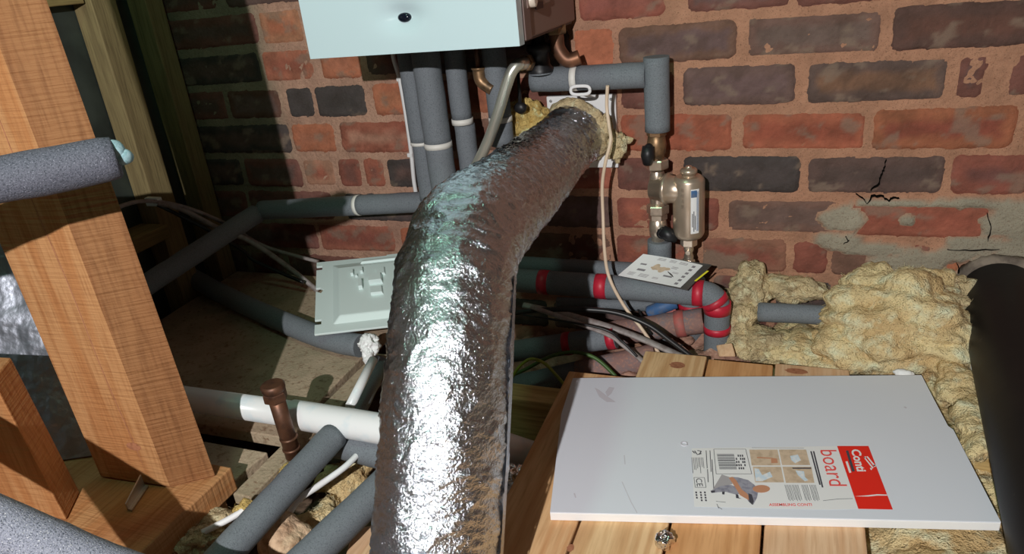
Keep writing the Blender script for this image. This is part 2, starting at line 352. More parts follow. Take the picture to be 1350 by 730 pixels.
def brick(u0, u1, v0, v1, ca, cb, seed):
    nx = max(6, int((u1-u0)/.0045)); nz = 14; vs = []; cs = []
    ty = random.uniform(-.002,.0015); tx = random.uniform(-.01,.01); rot = random.uniform(-.012,.012)
    hx = .018+.012*random.random(); dk = random.uniform(.88,1.1)
    for j in range(nz+1):
        for i in range(nx+1):
            u = u0+(u1-u0)*i/nx; v = v0+(v1-v0)*j/nz
            e = min(u-u0, u1-u, v-v0, v1-v)
            cu, cv = min(u-u0, u1-u), min(v-v0, v1-v)
            if cu < .012 and cv < .012: e = min(e, .012-math.hypot(.012-cu, .012-cv))
            n1 = noise.noise(Vector((u*60, v*60, seed))); n2 = noise.noise(Vector((u*190, v*190, seed+5)))
            ee = e+.0028*n1+.0017*n2+.0012*noise.noise(Vector((u*420, v*420, seed)))
            y = .009*(1-sm(-.0035, .004, ee)) + ty + tx*(u-(u0+u1)/2) + .0011*n1+.0006*n2
            vv = v+rot*(u-(u0+u1)/2)
            vs.append(Vector((u, y, vv)))
            k = sm(hx*.4, hx*1.1, e+.007*n1)
            n3 = noise.fractal(Vector((u*28, v*34, seed*1.7)), .8, 2, 4)
            k = max(0, min(1, k+.25*n3))
            n4 = noise.noise(Vector((u*300, v*300, seed+3)))
            w = dk*(1+.34*n3+.14*n2+.14*n4)
            c = [max(.004, (ca[q]*(1-k)+cb[q]*k)*w) for q in range(3)]
            d = sm(.28, .55, noise.fractal(Vector((u*22+9, v*30, seed+2.2)), .9, 2, 5))*.6
            c = [c[q]*(1-d)+(.36,.25,.18)[q]*d for q in range(3)]
            dm = gmask(u, v, DUST)*.8
            c = [c[q]*(1-dm)+(.38,.26,.18)[q]*dm for q in range(3)]
            g_ = sum(c)/3; c = [WK*((x*.90+g_*.10)*.89+(.38,.26,.18)[q]*.11) for q, x in enumerate(c)]
            cs.append(c)
    fs = [(j*(nx+1)+i, j*(nx+1)+i+1, (j+1)*(nx+1)+i+1, (j+1)*(nx+1)+i) for j in range(nz) for i in range(nx)]
    wall.add(vs, fs, 0, cs)
UL, UR = XL-.02, XR
WK = .74
seed = 0
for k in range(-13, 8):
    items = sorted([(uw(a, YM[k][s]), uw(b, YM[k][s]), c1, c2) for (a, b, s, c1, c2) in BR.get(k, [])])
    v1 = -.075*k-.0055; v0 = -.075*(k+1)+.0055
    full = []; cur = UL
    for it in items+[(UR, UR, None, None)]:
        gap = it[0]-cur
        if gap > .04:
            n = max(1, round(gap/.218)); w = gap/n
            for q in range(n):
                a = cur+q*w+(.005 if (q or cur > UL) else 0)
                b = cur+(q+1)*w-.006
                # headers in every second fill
                c = random.choice(PAL if cur > -.95 else PAL[3:6])  # only dark pairs at the far left, painting in the post's shadow
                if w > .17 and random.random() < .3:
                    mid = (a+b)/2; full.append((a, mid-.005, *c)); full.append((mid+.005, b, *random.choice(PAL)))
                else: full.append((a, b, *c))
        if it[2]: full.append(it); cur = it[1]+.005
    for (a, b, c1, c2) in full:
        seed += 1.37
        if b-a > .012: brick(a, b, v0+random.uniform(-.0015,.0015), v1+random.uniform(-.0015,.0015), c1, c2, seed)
# mortar bed
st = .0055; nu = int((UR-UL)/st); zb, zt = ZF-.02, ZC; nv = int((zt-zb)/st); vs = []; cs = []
MO_SHADE = S(124,114,96)  # sooty mortar at the far left, post's shadow mixed into its colour
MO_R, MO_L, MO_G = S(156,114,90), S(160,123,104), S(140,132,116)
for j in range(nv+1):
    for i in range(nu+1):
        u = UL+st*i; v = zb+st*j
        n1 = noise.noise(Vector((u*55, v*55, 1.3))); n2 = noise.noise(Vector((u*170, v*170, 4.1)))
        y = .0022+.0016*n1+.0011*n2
        t = sm(-.7, -.1, u); c = [MO_L[q]*(1-t)+MO_R[q]*t for q in range(3)]; t = sm(-.98,-1.06,u) if 0 else 1-sm(-1.06,-.97,u); c = [c[q]*(1-t)+MO_SHADE[q]*t for q in range(3)]
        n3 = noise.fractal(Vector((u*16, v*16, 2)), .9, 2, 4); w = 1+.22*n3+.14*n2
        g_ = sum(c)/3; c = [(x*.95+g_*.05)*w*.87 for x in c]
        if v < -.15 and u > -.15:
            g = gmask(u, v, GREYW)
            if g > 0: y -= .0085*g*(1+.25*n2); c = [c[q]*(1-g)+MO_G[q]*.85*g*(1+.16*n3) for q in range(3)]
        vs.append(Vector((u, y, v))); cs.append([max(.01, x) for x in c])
# cracks are thin strips just proud of the wall, inner shade painted black
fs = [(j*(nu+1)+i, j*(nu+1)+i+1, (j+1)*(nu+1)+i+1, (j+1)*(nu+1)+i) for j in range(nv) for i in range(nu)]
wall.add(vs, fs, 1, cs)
wall.box(UL, UR, .012, .11, zb, zt, 1)
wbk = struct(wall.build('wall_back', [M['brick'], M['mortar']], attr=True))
for pts in ([(1169,208),(1166,222),(1162,232),(1159,242),(1148,252)], [(1128,256),(1138,262),(1143,268),(1150,259),(1162,259),(1172,266),(1176,262),(1186,262)], [(1303,282),(1306,300),(1303,318)], [(1262,345),(1265,360),(1259,376)], [(1114,312),(1119,318),(1112,322)], [(1250,330),(1280,331),(1318,329)]):
    cp3 = []
    for i, (a, b) in enumerate(zip(pts, pts[1:])):
        for k in range(4): cp3.append(Py(a[0]+(b[0]-a[0])*k/4+random.uniform(-1,1), a[1]+(b[1]-a[1])*k/4+random.uniform(-1,1), -.0085))
    cp3.append(Py(*pts[-1], -.0085)); n = len(cp3); cm_ = MB(); vv = []
    for i, p in enumerate(cp3):
        t_ = (cp3[min(i+1,n-1)]-cp3[max(i-1,0)]).normalized(); s_ = Vector((-t_.z,0,t_.x))*(.0008*math.sin(math.pi*(i+.4)/n)*random.uniform(.5,1.2)); vv += [p-s_, p+s_, p+Vector((0,.009,0))-s_, p+Vector((0,.009,0))+s_]
    cm_.add(vv, [(4*i,4*i+1,4*i+5,4*i+4) for i in range(n-1)]+[(4*i,4*i+4,4*i+6,4*i+2) for i in range(n-1)]+[(4*i+1,4*i+3,4*i+7,4*i+5) for i in range(n-1)], smooth=False)
    cm_.build('crack', M['void'], wbk)

struct(MB().box(XL-.06, XL, YF, .0, ZF-.02, ZC).build('wall_left', M['panel']))
struct(MB().box(XR, XR+.06, YF, .0, ZF-.02, ZC).build('wall_right', M['plasterwall']))
struct(MB().box(XL, XR, YF-.06, YF, ZF-.02, ZC).build('wall_front', M['felt']))
struct(MB().box(XL-.06, XR+.06, YF-.06, .11, ZF-.08, ZF).build('floor', M['dirt']))
struct(MB().box(XL-.06, XR+.06, YF-.06, .11, ZC, ZC+.05).build('ceiling', M['felt']))

# ---- left studs, rail, sill
def stud(y0, y1, label, x1=-1.235):
    o = MB().box(XL+.001, x1, y0, y1, -.655, ZC-.002).build('timber_stud', M['stud'], bevel=.002)
    return tag(o, label, 'timber', 'studs against the left wall')
stud(-.058, -.012, 'dim olive upright stud nearest the brick wall on the left')
stud(-.185, -.128, 'dim olive upright stud beside the dark panel, left of the corner stud')
tag(MB().box(XL+.001, -1.21, -.60, -.19, -.348, -.318).build('sill_rail', M['stud_y'], bevel=.002), 'short olive timber sill below the dark panel at the left', 'timber')
tag(MB().box(XL+.001, -1.245, -.62, -.19, .118, .165).build('head_rail', M['stud_y'], bevel=.002), 'olive cross timber above the dark panel at top left', 'timber')

# ---- floor boards at the left, joists
fl = [Pz(290,357,-.5), Vector((-.70,-.02,-.5)), Pz(474,474,-.5), Pz(358,594,-.5)+Vector((-.004,0,0)), Vector((-.695,-.70,-.5)), Vector((-1.22,-.70,-.5)), Pz(203,420,-.5)]
fl[0].y = -.02; fl[0].x = -1.225; fl[6].x = -1.215
fl2 = [p.copy() for p in fl]
for q in (3,4): fl[q].y = -.568
fl[5].y = -.568
fl[4].x = fl[3].x; del fl[4]
tag(MB().prism([Vector((-1.205,-.70,-.5)),Vector((-1.21,-.604,-.5)),Vector((-.684,-.604,-.5)),Vector((-.695,-.70,-.5))], (0,0,-.02)).build('chipboard_panel', M['chip'], bevel=.002), 'chipboard floor strip beyond the dark slot, beside the tall orange post', 'board')
tag(MB().prism(fl, (0,0,-.02)).build('chipboard_panel', M['chip'], bevel=.002), 'wide dusty chipboard floor panel at the left, mostly in shadow', 'board')
tag(MB().box(-.676, -.645, -.69, -.31, -.52, -.502).build('chipboard_panel', M['chip'], bevel=.002), 'narrow dusty board strip along the edge of the chipboard floor', 'board')
for (y, w, lab) in ((-.325,.045,'pale rough joist running across beside the planks under the foil duct'),):
    o = MB().box(-.62, .5, y-.045, y, -.655, -.522).build('ceiling_joist', M['joist_x'], bevel=.002); tag(o, lab, 'timber')

# ================================================================== TIMBER POSTS ON THE LEFT
def loft(base, top, name, m, label, cat, group=None, bevel=.002):
    o = MB().hexa([*base, *top]).build(name, m, bevel=bevel); return tag(o, label, cat, group)
B = [Vector((-.832,-.728,-.462)), Vector((-.722,-.722,-.462)), Vector((-.672,-.700,-.462)), Vector((-.80,-.682,-.462))]
B = [Vector((-.836,-.733,-.462)), Vector((-.716,-.727,-.462)), Vector((-.676,-.690,-.462)), Vector((-.80,-.684,-.462))]
T = [Pd(-190,0,.70), Pd(-35,0,.69), Pd(45,0,.715), None]; T[3] = T[0]+(T[2]-T[1])
T = [b+(t-b)*1.5 for b, t in zip(B, T)]
VB = [(-.847,-.744),(-.732,-.737),(-.686,-.704),(-.811,-.697)]
B = [Vector((x,y,-.462)) for x,y in VB]; B = [p+Vector((.008,0,0)) for p in B]; T = [Vector((x-.024,y,.62)) for x,y in VB]
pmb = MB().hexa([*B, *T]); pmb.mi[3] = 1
post = tag(pmb.build('timber_post', [M['post'], M['post_rough_shaded']], bevel=.002), 'tall orange rough sawn timber post in the left foreground', 'timber', 'orange sawn posts')
ck = MB(); fdir = (B[1]-B[0]); up_ = (T[0]-B[0]); nrm_ = Vector((fdir.y, -fdir.x, 0)).normalized()
ckp = [B[0]+fdir*(.62+.10*t+.012*math.sin(t*21))+up_*(.02+.75*(1-t))+nrm_*.0002 for t in [k/24 for k in range(25)]]
ck.add([p+fdir*s*.006*(1 if 0<i<24 else .1) for i, p in enumerate(ckp) for s in (-1,1)], [(2*i,2*i+1,2*i+3,2*i+2) for i in range(24)], smooth=False)
ck.build('drying_crack', M['knot'], post)
kn = B[0]+fdir*.70+up_*.055+nrm_*.0003; kb_ = MB()
kb_.add([kn+fdir*.10*math.cos(2*math.pi*k/18)+Vector((0,0,.006*math.sin(2*math.pi*k/18))) for k in range(18)], [tuple(range(18))], smooth=False); kb_.build('knot', M['knot'], post)
0 and loft(B, T, 'timber_post', M['post'], 'tall orange rough sawn timber post in the left foreground', 'timber', 'orange sawn posts')
Bq = [Vector((-1.01,-.86,-.462)), Py(105,715,-.82), Py(105,715,-.82)+Vector((-.01,.045,0)), Vector((-1.0,-.81,-.462))]
zt = Bq[1].z; Bq = [Vector((p.x, p.y, -.462)) for p in Bq]
a, b = Py(0,520,-.82), Py(90,690,-.82); sl = (a-b)/(a.z-b.z)
Bq[1] = b+sl*(-.462-b.z); Bq[2] = Bq[1]+Vector((-.030,.045,0)); Bq[0] = Bq[1]+Vector((-.10,-.01,0)); Bq[3] = Bq[2]+Vector((-.10,-.01,0))
Tq = [p+sl*(.20) for p in Bq]
loft(Bq, Tq, 'timber_post', M['post'], 'short piece of orange timber at the bottom left corner, left of the foil board', 'timber', 'orange sawn posts')
tag(MB().box(-.99,-.672,-1.15,-.682,-.50,-.4635).build('sole_plate', M['post_y'], bevel=.002), 'orange timber base plate carrying the tall post', 'timber')
tag(MB().box(-.985,-.68,-1.14,-.70,-.655,-.5005).build('support_block', M['joist_y']), 'dark bearer timber beneath the orange base plate', 'timber')
# foil faced board
fb = MB(); nx, nz = 70, 50; vs = []
FA = Vector((-.857,-.690,-.462)); FN = Vector((.42,-.82,.38)).normalized(); FU = FN.cross(Vector((0,0,1))).normalized(); FU = FU if FU.x < 0 else -FU
FV = FU.cross(FN).normalized(); FV = FV if FV.z > 0 else -FV
for j in range(nz+1):
    for i in range(nx+1):
        u = .42*i/nx; v = .40*j/nz
        vs.append(FA+FU*u+FV*v+FN*(.0012+.006*noise.noise(Vector((u*9, v*7, 0)))+.0012*noise.noise(Vector((u*40,v*40,2)))))
fb.add(vs, [(j*(nx+1)+i, j*(nx+1)+i+1, (j+1)*(nx+1)+i+1, (j+1)*(nx+1)+i) for j in range(nz) for i in range(nx)])
fbt = thing('foil_faced_board', 'silver foil faced insulation board behind the tall orange post', 'insulation board', (-1.0,-.80,-.462))
fb.build('foil_facing', M['foil_board'], fbt)
MB().prism([FA-FN*.004, FA+FU*.42-FN*.004, FA+FU*.42+FV*.40-FN*.004, FA+FV*.40-FN*.004], -FN*.02).build('foam_core', M['wool_pale'], fbt)
# steel bracket at the post foot
br = MB(); p = [Pz(168,672,-.4625), Pz(190,640,-.4625)]
br.prism([p[0], p[1], p[1]+Vector((.008,0,0)), p[0]+Vector((.008,0,0))], (0,0,.002)); br.prism([p[0], p[1], p[1]+Vector((0,0,.018)), p[0]+Vector((0,0,.01))], (.002,0,0))
tag(br.build('steel_bracket', M['steel']), 'small bent steel strap at the foot of the tall orange post', 'bracket')

# ================================================================== BOILER
bt = thing('boiler', 'white wall hung boiler above the lagged pipes', 'boiler', (-.525,-.15,.005))
x0, x1, yf = -.694, -.353, -.30
zb0 = .006; zt0 = .62
MB().box(x0+.004, x1-.002, yf+.022, -.012, zb0+.004, zt0).build('casing', M['boiler_side'], bt, bevel=.003)
# front door: grid with a dimple around the sensor
sx, sz = Py(529,24,yf).x, Py(529,24,yf).z
nx, nz = 120, 200; vs = []
for j in range(nz+1):
    for i in range(nx+1):
        u = x0+(x1-x0)*i/nx; v = zb0+(zt0-zb0)*j/nz
        r = math.hypot((u-sx)/.046, (v-sz-.002)/.026)
        d = .013*math.exp(-(r*1.5)**2)
        vs.append(Vector((u, yf+d, v)))
dm = MB().add(vs, [(j*(nx+1)+i, j*(nx+1)+i+1, (j+1)*(nx+1)+i+1, (j+1)*(nx+1)+i) for j in range(nz) for i in range(nx)])
dm.add([(x0,yf,zb0),(x1,yf,zb0),(x1,yf+.02,zb0),(x0,yf+.02,zb0),(x0,yf,zt0),(x1,yf,zt0),(x1,yf+.02,zt0),(x0,yf+.02,zt0)], [(0,1,2,3),(4,5,6,7),(0,3,7,4),(1,5,6,2),(3,2,6,7)], smooth=False)
door = dm.build('door', M['boiler'], bt)
ln = MB(); ln.rev((sx,yf+.006,sz), (0,1,0), [(0,.002),(.0008,.008),(.003,.0105),(.016,.0108)], 28)
for v in ln.v: v.z = sz+(v.z-sz)*.62
ln.build('sensor_lens', M['lens'], door)
# side trim + control panel
MB().box(x1-.001, x1+.0015, yf+.024, yf+.05, zb0+.004, zt0).build('side_trim', M['boiler_edge'], bt, bevel=.001)
cp = MB().box(x1-.001, x1+.003, -.262,-.16, .050, .30).build('control_panel', M['boiler_side'], bt, bevel=.002)
pk = Px(695,18,x1)
kb = MB(); kb.rev((x1+.003, -.248, .048+.012), (1,0,0), [(0,.0095),(.007,.009),(.008,.006)], 20); kb.build('control_knob', M['silverbutton'], cp)
MB().box(x1+.003, x1+.0045, -.232,-.198, .046,.055).build('grille_slot', M['black'], cp)
MB().box(x1+.003, x1+.006, -.255,-.236, .082,.094).build('isolation_switch', M['black'], cp)
MB().box(x1+.003, x1+.005, -.215,-.209, .066,.10).build('grille_slot', M['boiler_edge'], cp)
# underside plate
MB().box(x0+.008, x1-.006, yf+.03, -.02, .0068, .0095).build('underside', M['black'], bt)

# ================================================================== PIPES
def foam_pipe(name, label, sleeves, r, ties=(), mats='foam', group='foam lagged pipes', cat='pipe', copper=None, extra=(), jitter=.0006):
    """sleeves: list of point lists (each one sleeve); ties: (point, direction)"""
    allp = [p for s in sleeves for p in s]
    base = min(allp, key=lambda p: p[2])
    t = thing(name, label, cat, base, group)
    for i, s in enumerate(sleeves):
        mm = mats[i] if isinstance(mats, (list, tuple)) else mats
        rr = r[i] if isinstance(r, (list, tuple)) else r
        s2 = []
        for q in range(len(s)-1):
            L = max(2, int((Vector(s[q+1])-Vector(s[q])).length/.012))
            if len(s) > 6: L = 1
            s2 += [lerp(s[q], s[q+1], k/L) for k in range(L)]
        s2.append(Vector(s[-1]))
        def fn(p, d, tt, th, rad, i=i): return p+d*jitter*noise.noise(p*40+Vector((i,0,0)))*1.5
        MB().tube(s2, rr, 24, fn=fn).build('foam_sleeve', M[mm], t)
    for (p, d, w, rr) in ties:
        d = Vector(d).normalized(); p = Vector(p)
        MB().tube([p-d*w/2, p+d*w/2], rr, 24).build('cable_tie', M['tape_white'], t)
    if copper:
        for (pts, rr) in copper: MB().tube(pts, rr, 16).build('pipe_end', M['copper'], t)
    return t
def vline(x, y, Y, z0, z1):    # vertical pipe through a pixel at wall distance Y
    p = Py(x, y, Y); return p.x, [Vector((p.x, Y, z1)), Vector((p.x, Y, z0))]
UP = Vector((0,0,1))
def vp(px, py, Y, ytop_px, ybot_px, split=None):
    p = Py(px, py, Y); f = lambda yy: min((abs(Pzz(p.x, Y, zz)-yy), zz) for zz in [-.6+.002*k for k in range(330)])[1]
    return p.x, f(ybot_px), f
def projy(p):
    q = ROT.transposed() @ (Vector(p)-CAM); return H/2+F*q.y/q.z
def Pzz(x, y, z): return projy((x, y, z))
ztop = .004
# A: thin pair-mate, left most
xa, zbot, f = vp(555, 180, -.085, 0, 262); zs = f(187)
foam_pipe('insulated_pipe', 'leftmost of the grey lagged pipes dropping from the boiler', [[(xa,-.085,ztop),(xa,-.085,zs+.001)],[(xa+.0015,-.083,zs-.001),(xa+.0015,-.083,zbot)]], [.0205,.0215], [((xa,-.085,zs),UP,.006,.0212)])
xb, zbot, f = vp(572, 150, -.118, 0, 276); zs = f(190)
foam_pipe('insulated_pipe', 'thickest grey lagged pipe below the boiler, with a white tie halfway down', [[(xb,-.118,ztop),(xb,-.118,zs+.001)],[(xb,-.118,zs-.001),(xb+.001,-.118,zbot)]], .0243, [((xb,-.118,zs),UP,.010,.0252)])
xc, zbot, f = vp(606, 130, -.085, 0, 250); zs = f(160)
foam_pipe('insulated_pipe', 'slim grey lagged pipe left of the braided hose, with a white tie', [[(xc,-.085,ztop),(xc,-.085,zs+.004)],[(xc+.003,-.085,zs-.006),(xc+.003,-.085,zbot)]], .0185, [((xc,-.085,zs),UP,.010,.0195)])
xd, zbot, f = vp(657, 130, -.085, 0, 190); zs = f(156)
foam_pipe('insulated_pipe', 'grey lagged pipe dropping behind the top of the braided hose', [[(xd,-.085,ztop),(xd,-.085,zs+.004)],[(xd,-.085,zs-.004),(xd,-.085,zbot)]], .0205, [((xd,-.085,zs),UP,.009,.0213)])
# brass fittings at its foot
bf = MB(); bz = zbot
bf.rev((xd,-.085,bz), (0,0,-1), [(-.002,.014),(.012,.014),(.012,.018),(.024,.018),(.024,.012),(.06,.012)], 20)
bf.rev((xd,-.085,bz-.045), (-1,0,-.25), [(0,.013),(.02,.013),(.02,.017),(.028,.017),(.028,.012),(.036,.012),(.036,.016),(.044,.016),(.044,.011),(.06,.011),(.06,.015),(.07,.015),(.07,.010),(.085,.010)], 20)
bf.rev((xd,-.085,bz-.03), (.8,-.2,.2), [(0,.012),(.016,.012),(.016,.017),(.03,.014)], 16)
tag(bf.build('compression_fitting', M['brass']), 'tarnished brass tee fitting behind the foil duct, at the foot of a lagged pipe', 'pipe fitting')
# brass elbow
e0 = Py(629,68,-.10); e1 = Py(631,92,-.10); e2 = Py(645,112,-.10)
el = thing('copper_elbow', 'brass capped copper stub between the two lagged pipes under the boiler', 'pipe fitting', e2)
MB().tube([Vector((e1.x,-.10,ztop)), Vector((e1.x,-.10,e1.z))], .0045, 14).build('pipe', M['copper'], el)
MB().tube(smooth([Vector((e1.x,-.10,e1.z+.004)), Vector((e1.x,-.10,e1.z-.006)), Vector((e1.x+.003,-.10,e1.z-.02)), Vector((e1.x+.022,-.10,e1.z-.034))], 6), [.0125]*3+[.0105]*16, 18).build('elbow', M['brass'], el)
# horizontal + diagonal left pipe
h0 = Py(345,277,-.062); h1 = Py(578,265,-.062)
hz = (h0.z+h1.z)/2; h0 = Vector((h0.x,-.062,h0.z)); h1 = Vector((h1.x,-.062,h1.z)); t = Py(472,267,-.062)
dirh = (h1-h0).normalized(); tt = (t.x-h0.x)/(h1.x-h0.x); tp = lerp(h0, h1, tt)
d0 = h0+Vector((-.006,-.012,-.004)); d1 = Px(180,384,h0.x-.06)
foam_pipe('insulated_pipe', 'long grey lagged pipe low along the brick wall, turning toward the left', [[h0, tp-dirh*.002],[tp+dirh*.002, h1],[d0, lerp(d0,d1,1.35)]], [.0205,.0205,.0205], [(tp, dirh, .008, .0212)], mats=['foam','foam','foam'])
# snaking pipe over the chipboard
zz = -.476
sn = [Pz(100,338,zz+.03), Pz(165,340,zz+.012), Pz(205,343,zz+.004), Pz(240,358,zz), Pz(300,391,zz), Pz(375,425,zz), Pz(430,446,zz), Pz(476,456,zz)]
foam_pipe('insulated_pipe', 'grey lagged pipe snaking across the chipboard to the white tissue', [smooth(sn, 6)], .0205)
# lower left pair E and F
pE = [Pz(440,574,-.472), Pz(300,728,-.478)]; pE.append(pE[1]+(pE[1]-pE[0])*.9)
pE[2].z = -.482
foam_pipe('insulated_pipe', 'grey lagged pipe running to the bottom of the picture past the capped copper pipe', [pE], .0195)
pG = [Pz(446,583,-.503), Pz(520,601,-.503), Pz(640,615,-.503)]
foam_pipe('insulated_pipe', 'short grey lagged pipe behind the white waste pipe, going under the foil duct', [pG], .0225, mats='foam')
pF = [Pz(520,625,-.498), Pz(415,727,-.5)]; pF.append(pF[1]+(pF[1]-pF[0])*.9); pF[2].z = -.50
foam_pipe('insulated_pipe', 'grey lagged pipe at the bottom edge right beside the foil duct', [pF], .0215)
# dark lagged pipe going up behind duct, under the white stub
pH = [Pz(500,478,-.50), Pz(440,600,-.53)]
foam_pipe('insulated_pipe', 'dark lagged pipe sloping behind the thin white stub pipe', [pH], .017)
# big near pipe bottom left
n0, n1 = Pd(-60,668,.64), Pd(136,752,.68)
nd = (n1-n0); n2 = n1+nd*1.4; n2.z = -.47
foam_pipe('insulated_pipe', 'thick pale grey lagged pipe filling the bottom left corner', [[n0-nd*1.6, n0, n1, n2]], .0245, mats='foam_light')
# upper left pipe
u0, u1 = Pd(-130,262,.60), Pd(152,208,.66); u0 = u0+(u0-u1)*1.2
ud = (u1-u0).normalized()
t = thing('insulated_pipe', 'speckled grey lagged pipe crossing in front of the tall orange post', 'pipe', u1, 'foam lagged pipes')
rr = pxm(28, u1)
ps = [lerp(u0,u1,k/40) for k in range(41)]
MB().tube(ps+[u1+ud*.002], [rr*1.05]*40+[rr,rr*.9], 28, fn=lambda p,d,tt,th,r: p+d*.0012*noise.noise(p*30)).build('foam_sleeve', M['foam_near'], t)
e_ = u1+Vector((0,0,.006))
MB().blob(e_+ud*.001, (.010,.010,.0115), 3, .25, 60, 3).build('foam_tip', M['foam_end'], t)
MB().blob(e_+ud*.006+Vector((0,0,-.006)), (.008,.009,.008), 3, .2, 60, 5).build('foam_tip', M['foam_end'], t)
# right hand run
r0, r1 = Py(702,105,-.058), Py(862,99,-.058); r1.z = r0.z = (r0.z+r1.z)/2
tx = Py(758,100,-.058).x
foam_pipe('insulated_pipe', 'level grey lagged pipe above the foil duct, with a pale tie near its left end', [[r0, Vector((tx-.004,-.058,r0.z))],[Vector((tx+.004,-.058,r0.z)), Vector((r1.x-.012,-.058,r0.z))]], .0208, [(Vector((tx,-.058,r0.z)), (1,0,0), .011, .0213)])
xv, zv, f = vp(866, 120, -.058, 0, 172); zvt = f(74)
foam_pipe('insulated_pipe', 'short upright grey lagged pipe above the black lever valve', [[(xv,-.058,zvt),(xv,-.058,zv)]], .0208)
xs, zs2, f2 = vp(866, 330, -.058, 0, 352)
zsu = f2(316)
foam_pipe('insulated_pipe', 'short grey lagged stub below the magnetic filter, behind the leaflet', [[(xv,-.058,zsu),(xv,-.058,-.60)]], .0215)

# ================================================================== VALVES AND FILTER
def fz(Y, x): return lambda yy: min((abs(projy((x, Y, z))-yy), z) for z in [-.6+.001*k for k in range(700)])[1]
X, Y = xv-.002, -.058; g = fz(Y, X)
def nut(mb, c, ax, r, h, mi=0): mb.rev(c, ax, [(0,r*.92),(h*.12,r),(h*.88,r),(h,r*.92)], 6, mi, smooth=False)
def iso_valve(ztop, zbot, lever_side, label):
    t = thing('isolating_valve', label, 'valve', (X,Y,zbot), 'isolating valves on the filter pipe')
    h = ztop-zbot; b = MB()
    b.rev((X,Y,zbot), UP, [(0,.012),(h*.18,.012),(h*.22,.0145),(h*.5,.0165),(h*.78,.0145),(h*.82,.0125),(h,.0125)], 24)
    nut(b, (X,Y,ztop-h*.2), UP, .0165, h*.2)
    b.build('body', M['brass'] if lever_side < 0 else M['nickel'], t)
    lv = MB(); c = Vector((X+lever_side*.010, Y-.016, zbot+h*.45))
    lv.rev(c+Vector((0,.004,0)), (0,-1,0), [(0,.009),(.012,.009),(.014,.006)], 18)
    if lever_side < 0: lv.tube([c+Vector((0,-.006,.006)), c+Vector((-.001,-.008,-.010)), c+Vector((-.002,-.004,-.024))], [.010,.0115,.008], 14)
    else: lv.tube([c+Vector((0,-.004,.006)), c+Vector((.012,-.006,-.002)), c+Vector((.026,-.004,-.008))], [.010,.0125,.009], 14)
    lv.build('lever', M['black'], t)
iso_valve(g(171), g(211), -1, 'upper isolating valve with black lever, between lagged pipe and magnetic filter')
iso_valve(g(281), g(318), 1, 'lower isolating valve with black lever, left of the filter body')
ft = thing('magnetic_filter', 'champagne metal magnetic filter with blue and white label beside the brick wall', 'filter', (X+.05,Y,g(300)))
zt1, zt2 = g(211), g(281); zm = g(247)
hd = MB(); nut(hd, (X,Y,g(222)), UP, .0195, g(209)-g(222)); nut(hd, (X,Y,zt2), UP, .0195, g(269)-zt2)
hd.rev((X,Y,g(271)), UP, [(0,.011),(.003,.013),(.010,.014),(g(225)-g(271)-.01,.014),(g(225)-g(271),.011)], 24)
hd.build('union_nut', M['nickel'], ft)
xbdy = Py(908,270,Y-.012).x; yb = Y-.012; rb = .0265
hd2 = MB(); axd = (Vector((xbdy,yb,zm))-Vector((X,Y,zm)))
hd2.rev((X-.012,Y,zm), axd, [(0,.012),(.003,.020),(.026,.023),(.026,.0265),(.030,.0275),(.034,.0265),(.034,.024),(.06,.022)], 28)
hd2.build('swivel_head', M['filter'], ft)
rg = MB(); nut(rg, Vector((X+.012,Y,zm)), axd, .0275, .010); rg.build('lock_ring', M['nickel'], ft)
gb = fz(yb, xbdy); zb_, ztb = gb(313), gb(232)
bd = MB(); bd.rev((xbdy,yb,zb_), UP, [(0,.017),(.003,.0225),(.008,rb-.001),(.011,rb),(ztb-zb_-.008,rb),(ztb-zb_-.004,rb-.0015),(ztb-zb_,rb-.006)], 40)
body = bd.build('filter_body', M['filter'], ft)
cp_ = MB(); cp_.rev((xbdy,yb,ztb-.001), UP, [(0,.0115),(.006,.011),(.006,.014),(.011,.0142),(.014,.012),(.014,.006),(.018,.005)], 24); cp_.build('bleed_cap', M['filter'], ft)
dv = MB(); nut(dv, (xbdy,yb,zb_-.014), UP, .0145, .014); dv.rev((xbdy,yb,zb_-.040), UP, [(0,.008),(.006,.0085),(.012,.0065),(.018,.0085),(.026,.0085)], 20); nut(dv, (xbdy,yb,zb_-.056), UP, .011, .016)
dv.rev((xbdy,yb-.012,zb_-.024), (0,1,0), [(0,.004),(.01,.004)], 12)
dv.build('drain_valve', M['nickel'], ft)
lab = MB(); a0, a1 = -.10, .72      # angle measured from facing the viewer
cdir = Vector((-xbdy, -CD-yb, 0)).normalized(); ang0 = math.atan2(cdir.y, cdir.x)
def arc(th, z, r): return Vector((xbdy+math.cos(ang0+th)*r, yb+math.sin(ang0+th)*r, z))
def patch(mb, t0, t1, z0, z1, r, n=8):
    vs = []
    for i in range(n+1):
        th = t0+(t1-t0)*i/n; vs += [arc(th, z0, r), arc(th, z1, r)]
    mb.add(vs, [(2*i, 2*i+2, 2*i+3, 2*i+1) for i in range(n)])
zl0, zl1 = zb_+.017, ztb-.016
patch(lab, .12, .66, zl0, zl1, rb+.0004); lo = lab.build('label', M['plate'], body)
lb2 = MB(); patch(lb2, .14, .50, zl1-.014, zl1-.002, rb+.0007)
for q in range(3): patch(lb2, .50+.05*q, .525+.05*q, zl0+.004, zl1-.004, rb+.0007)
lb2.build('printed_lines', M['blue'], body)
lb3 = MB()
for q, (a, b_) in enumerate(((.02,.045),(.006,.05),(.012,.04))): patch(lb3, .20+.09*q, .25+.09*q, zl0+a*.6, zl0+b_*.8, rb+.0007)
lb3.build('printed_text', M['black_ink'], body)
em = MB()
for q in range(4): patch(em, -.46, -.30, zl1-.004-.0095*q, zl1+.002-.0095*q, rb+.0006)
em.build('embossed_mark', M['nickel'], body)

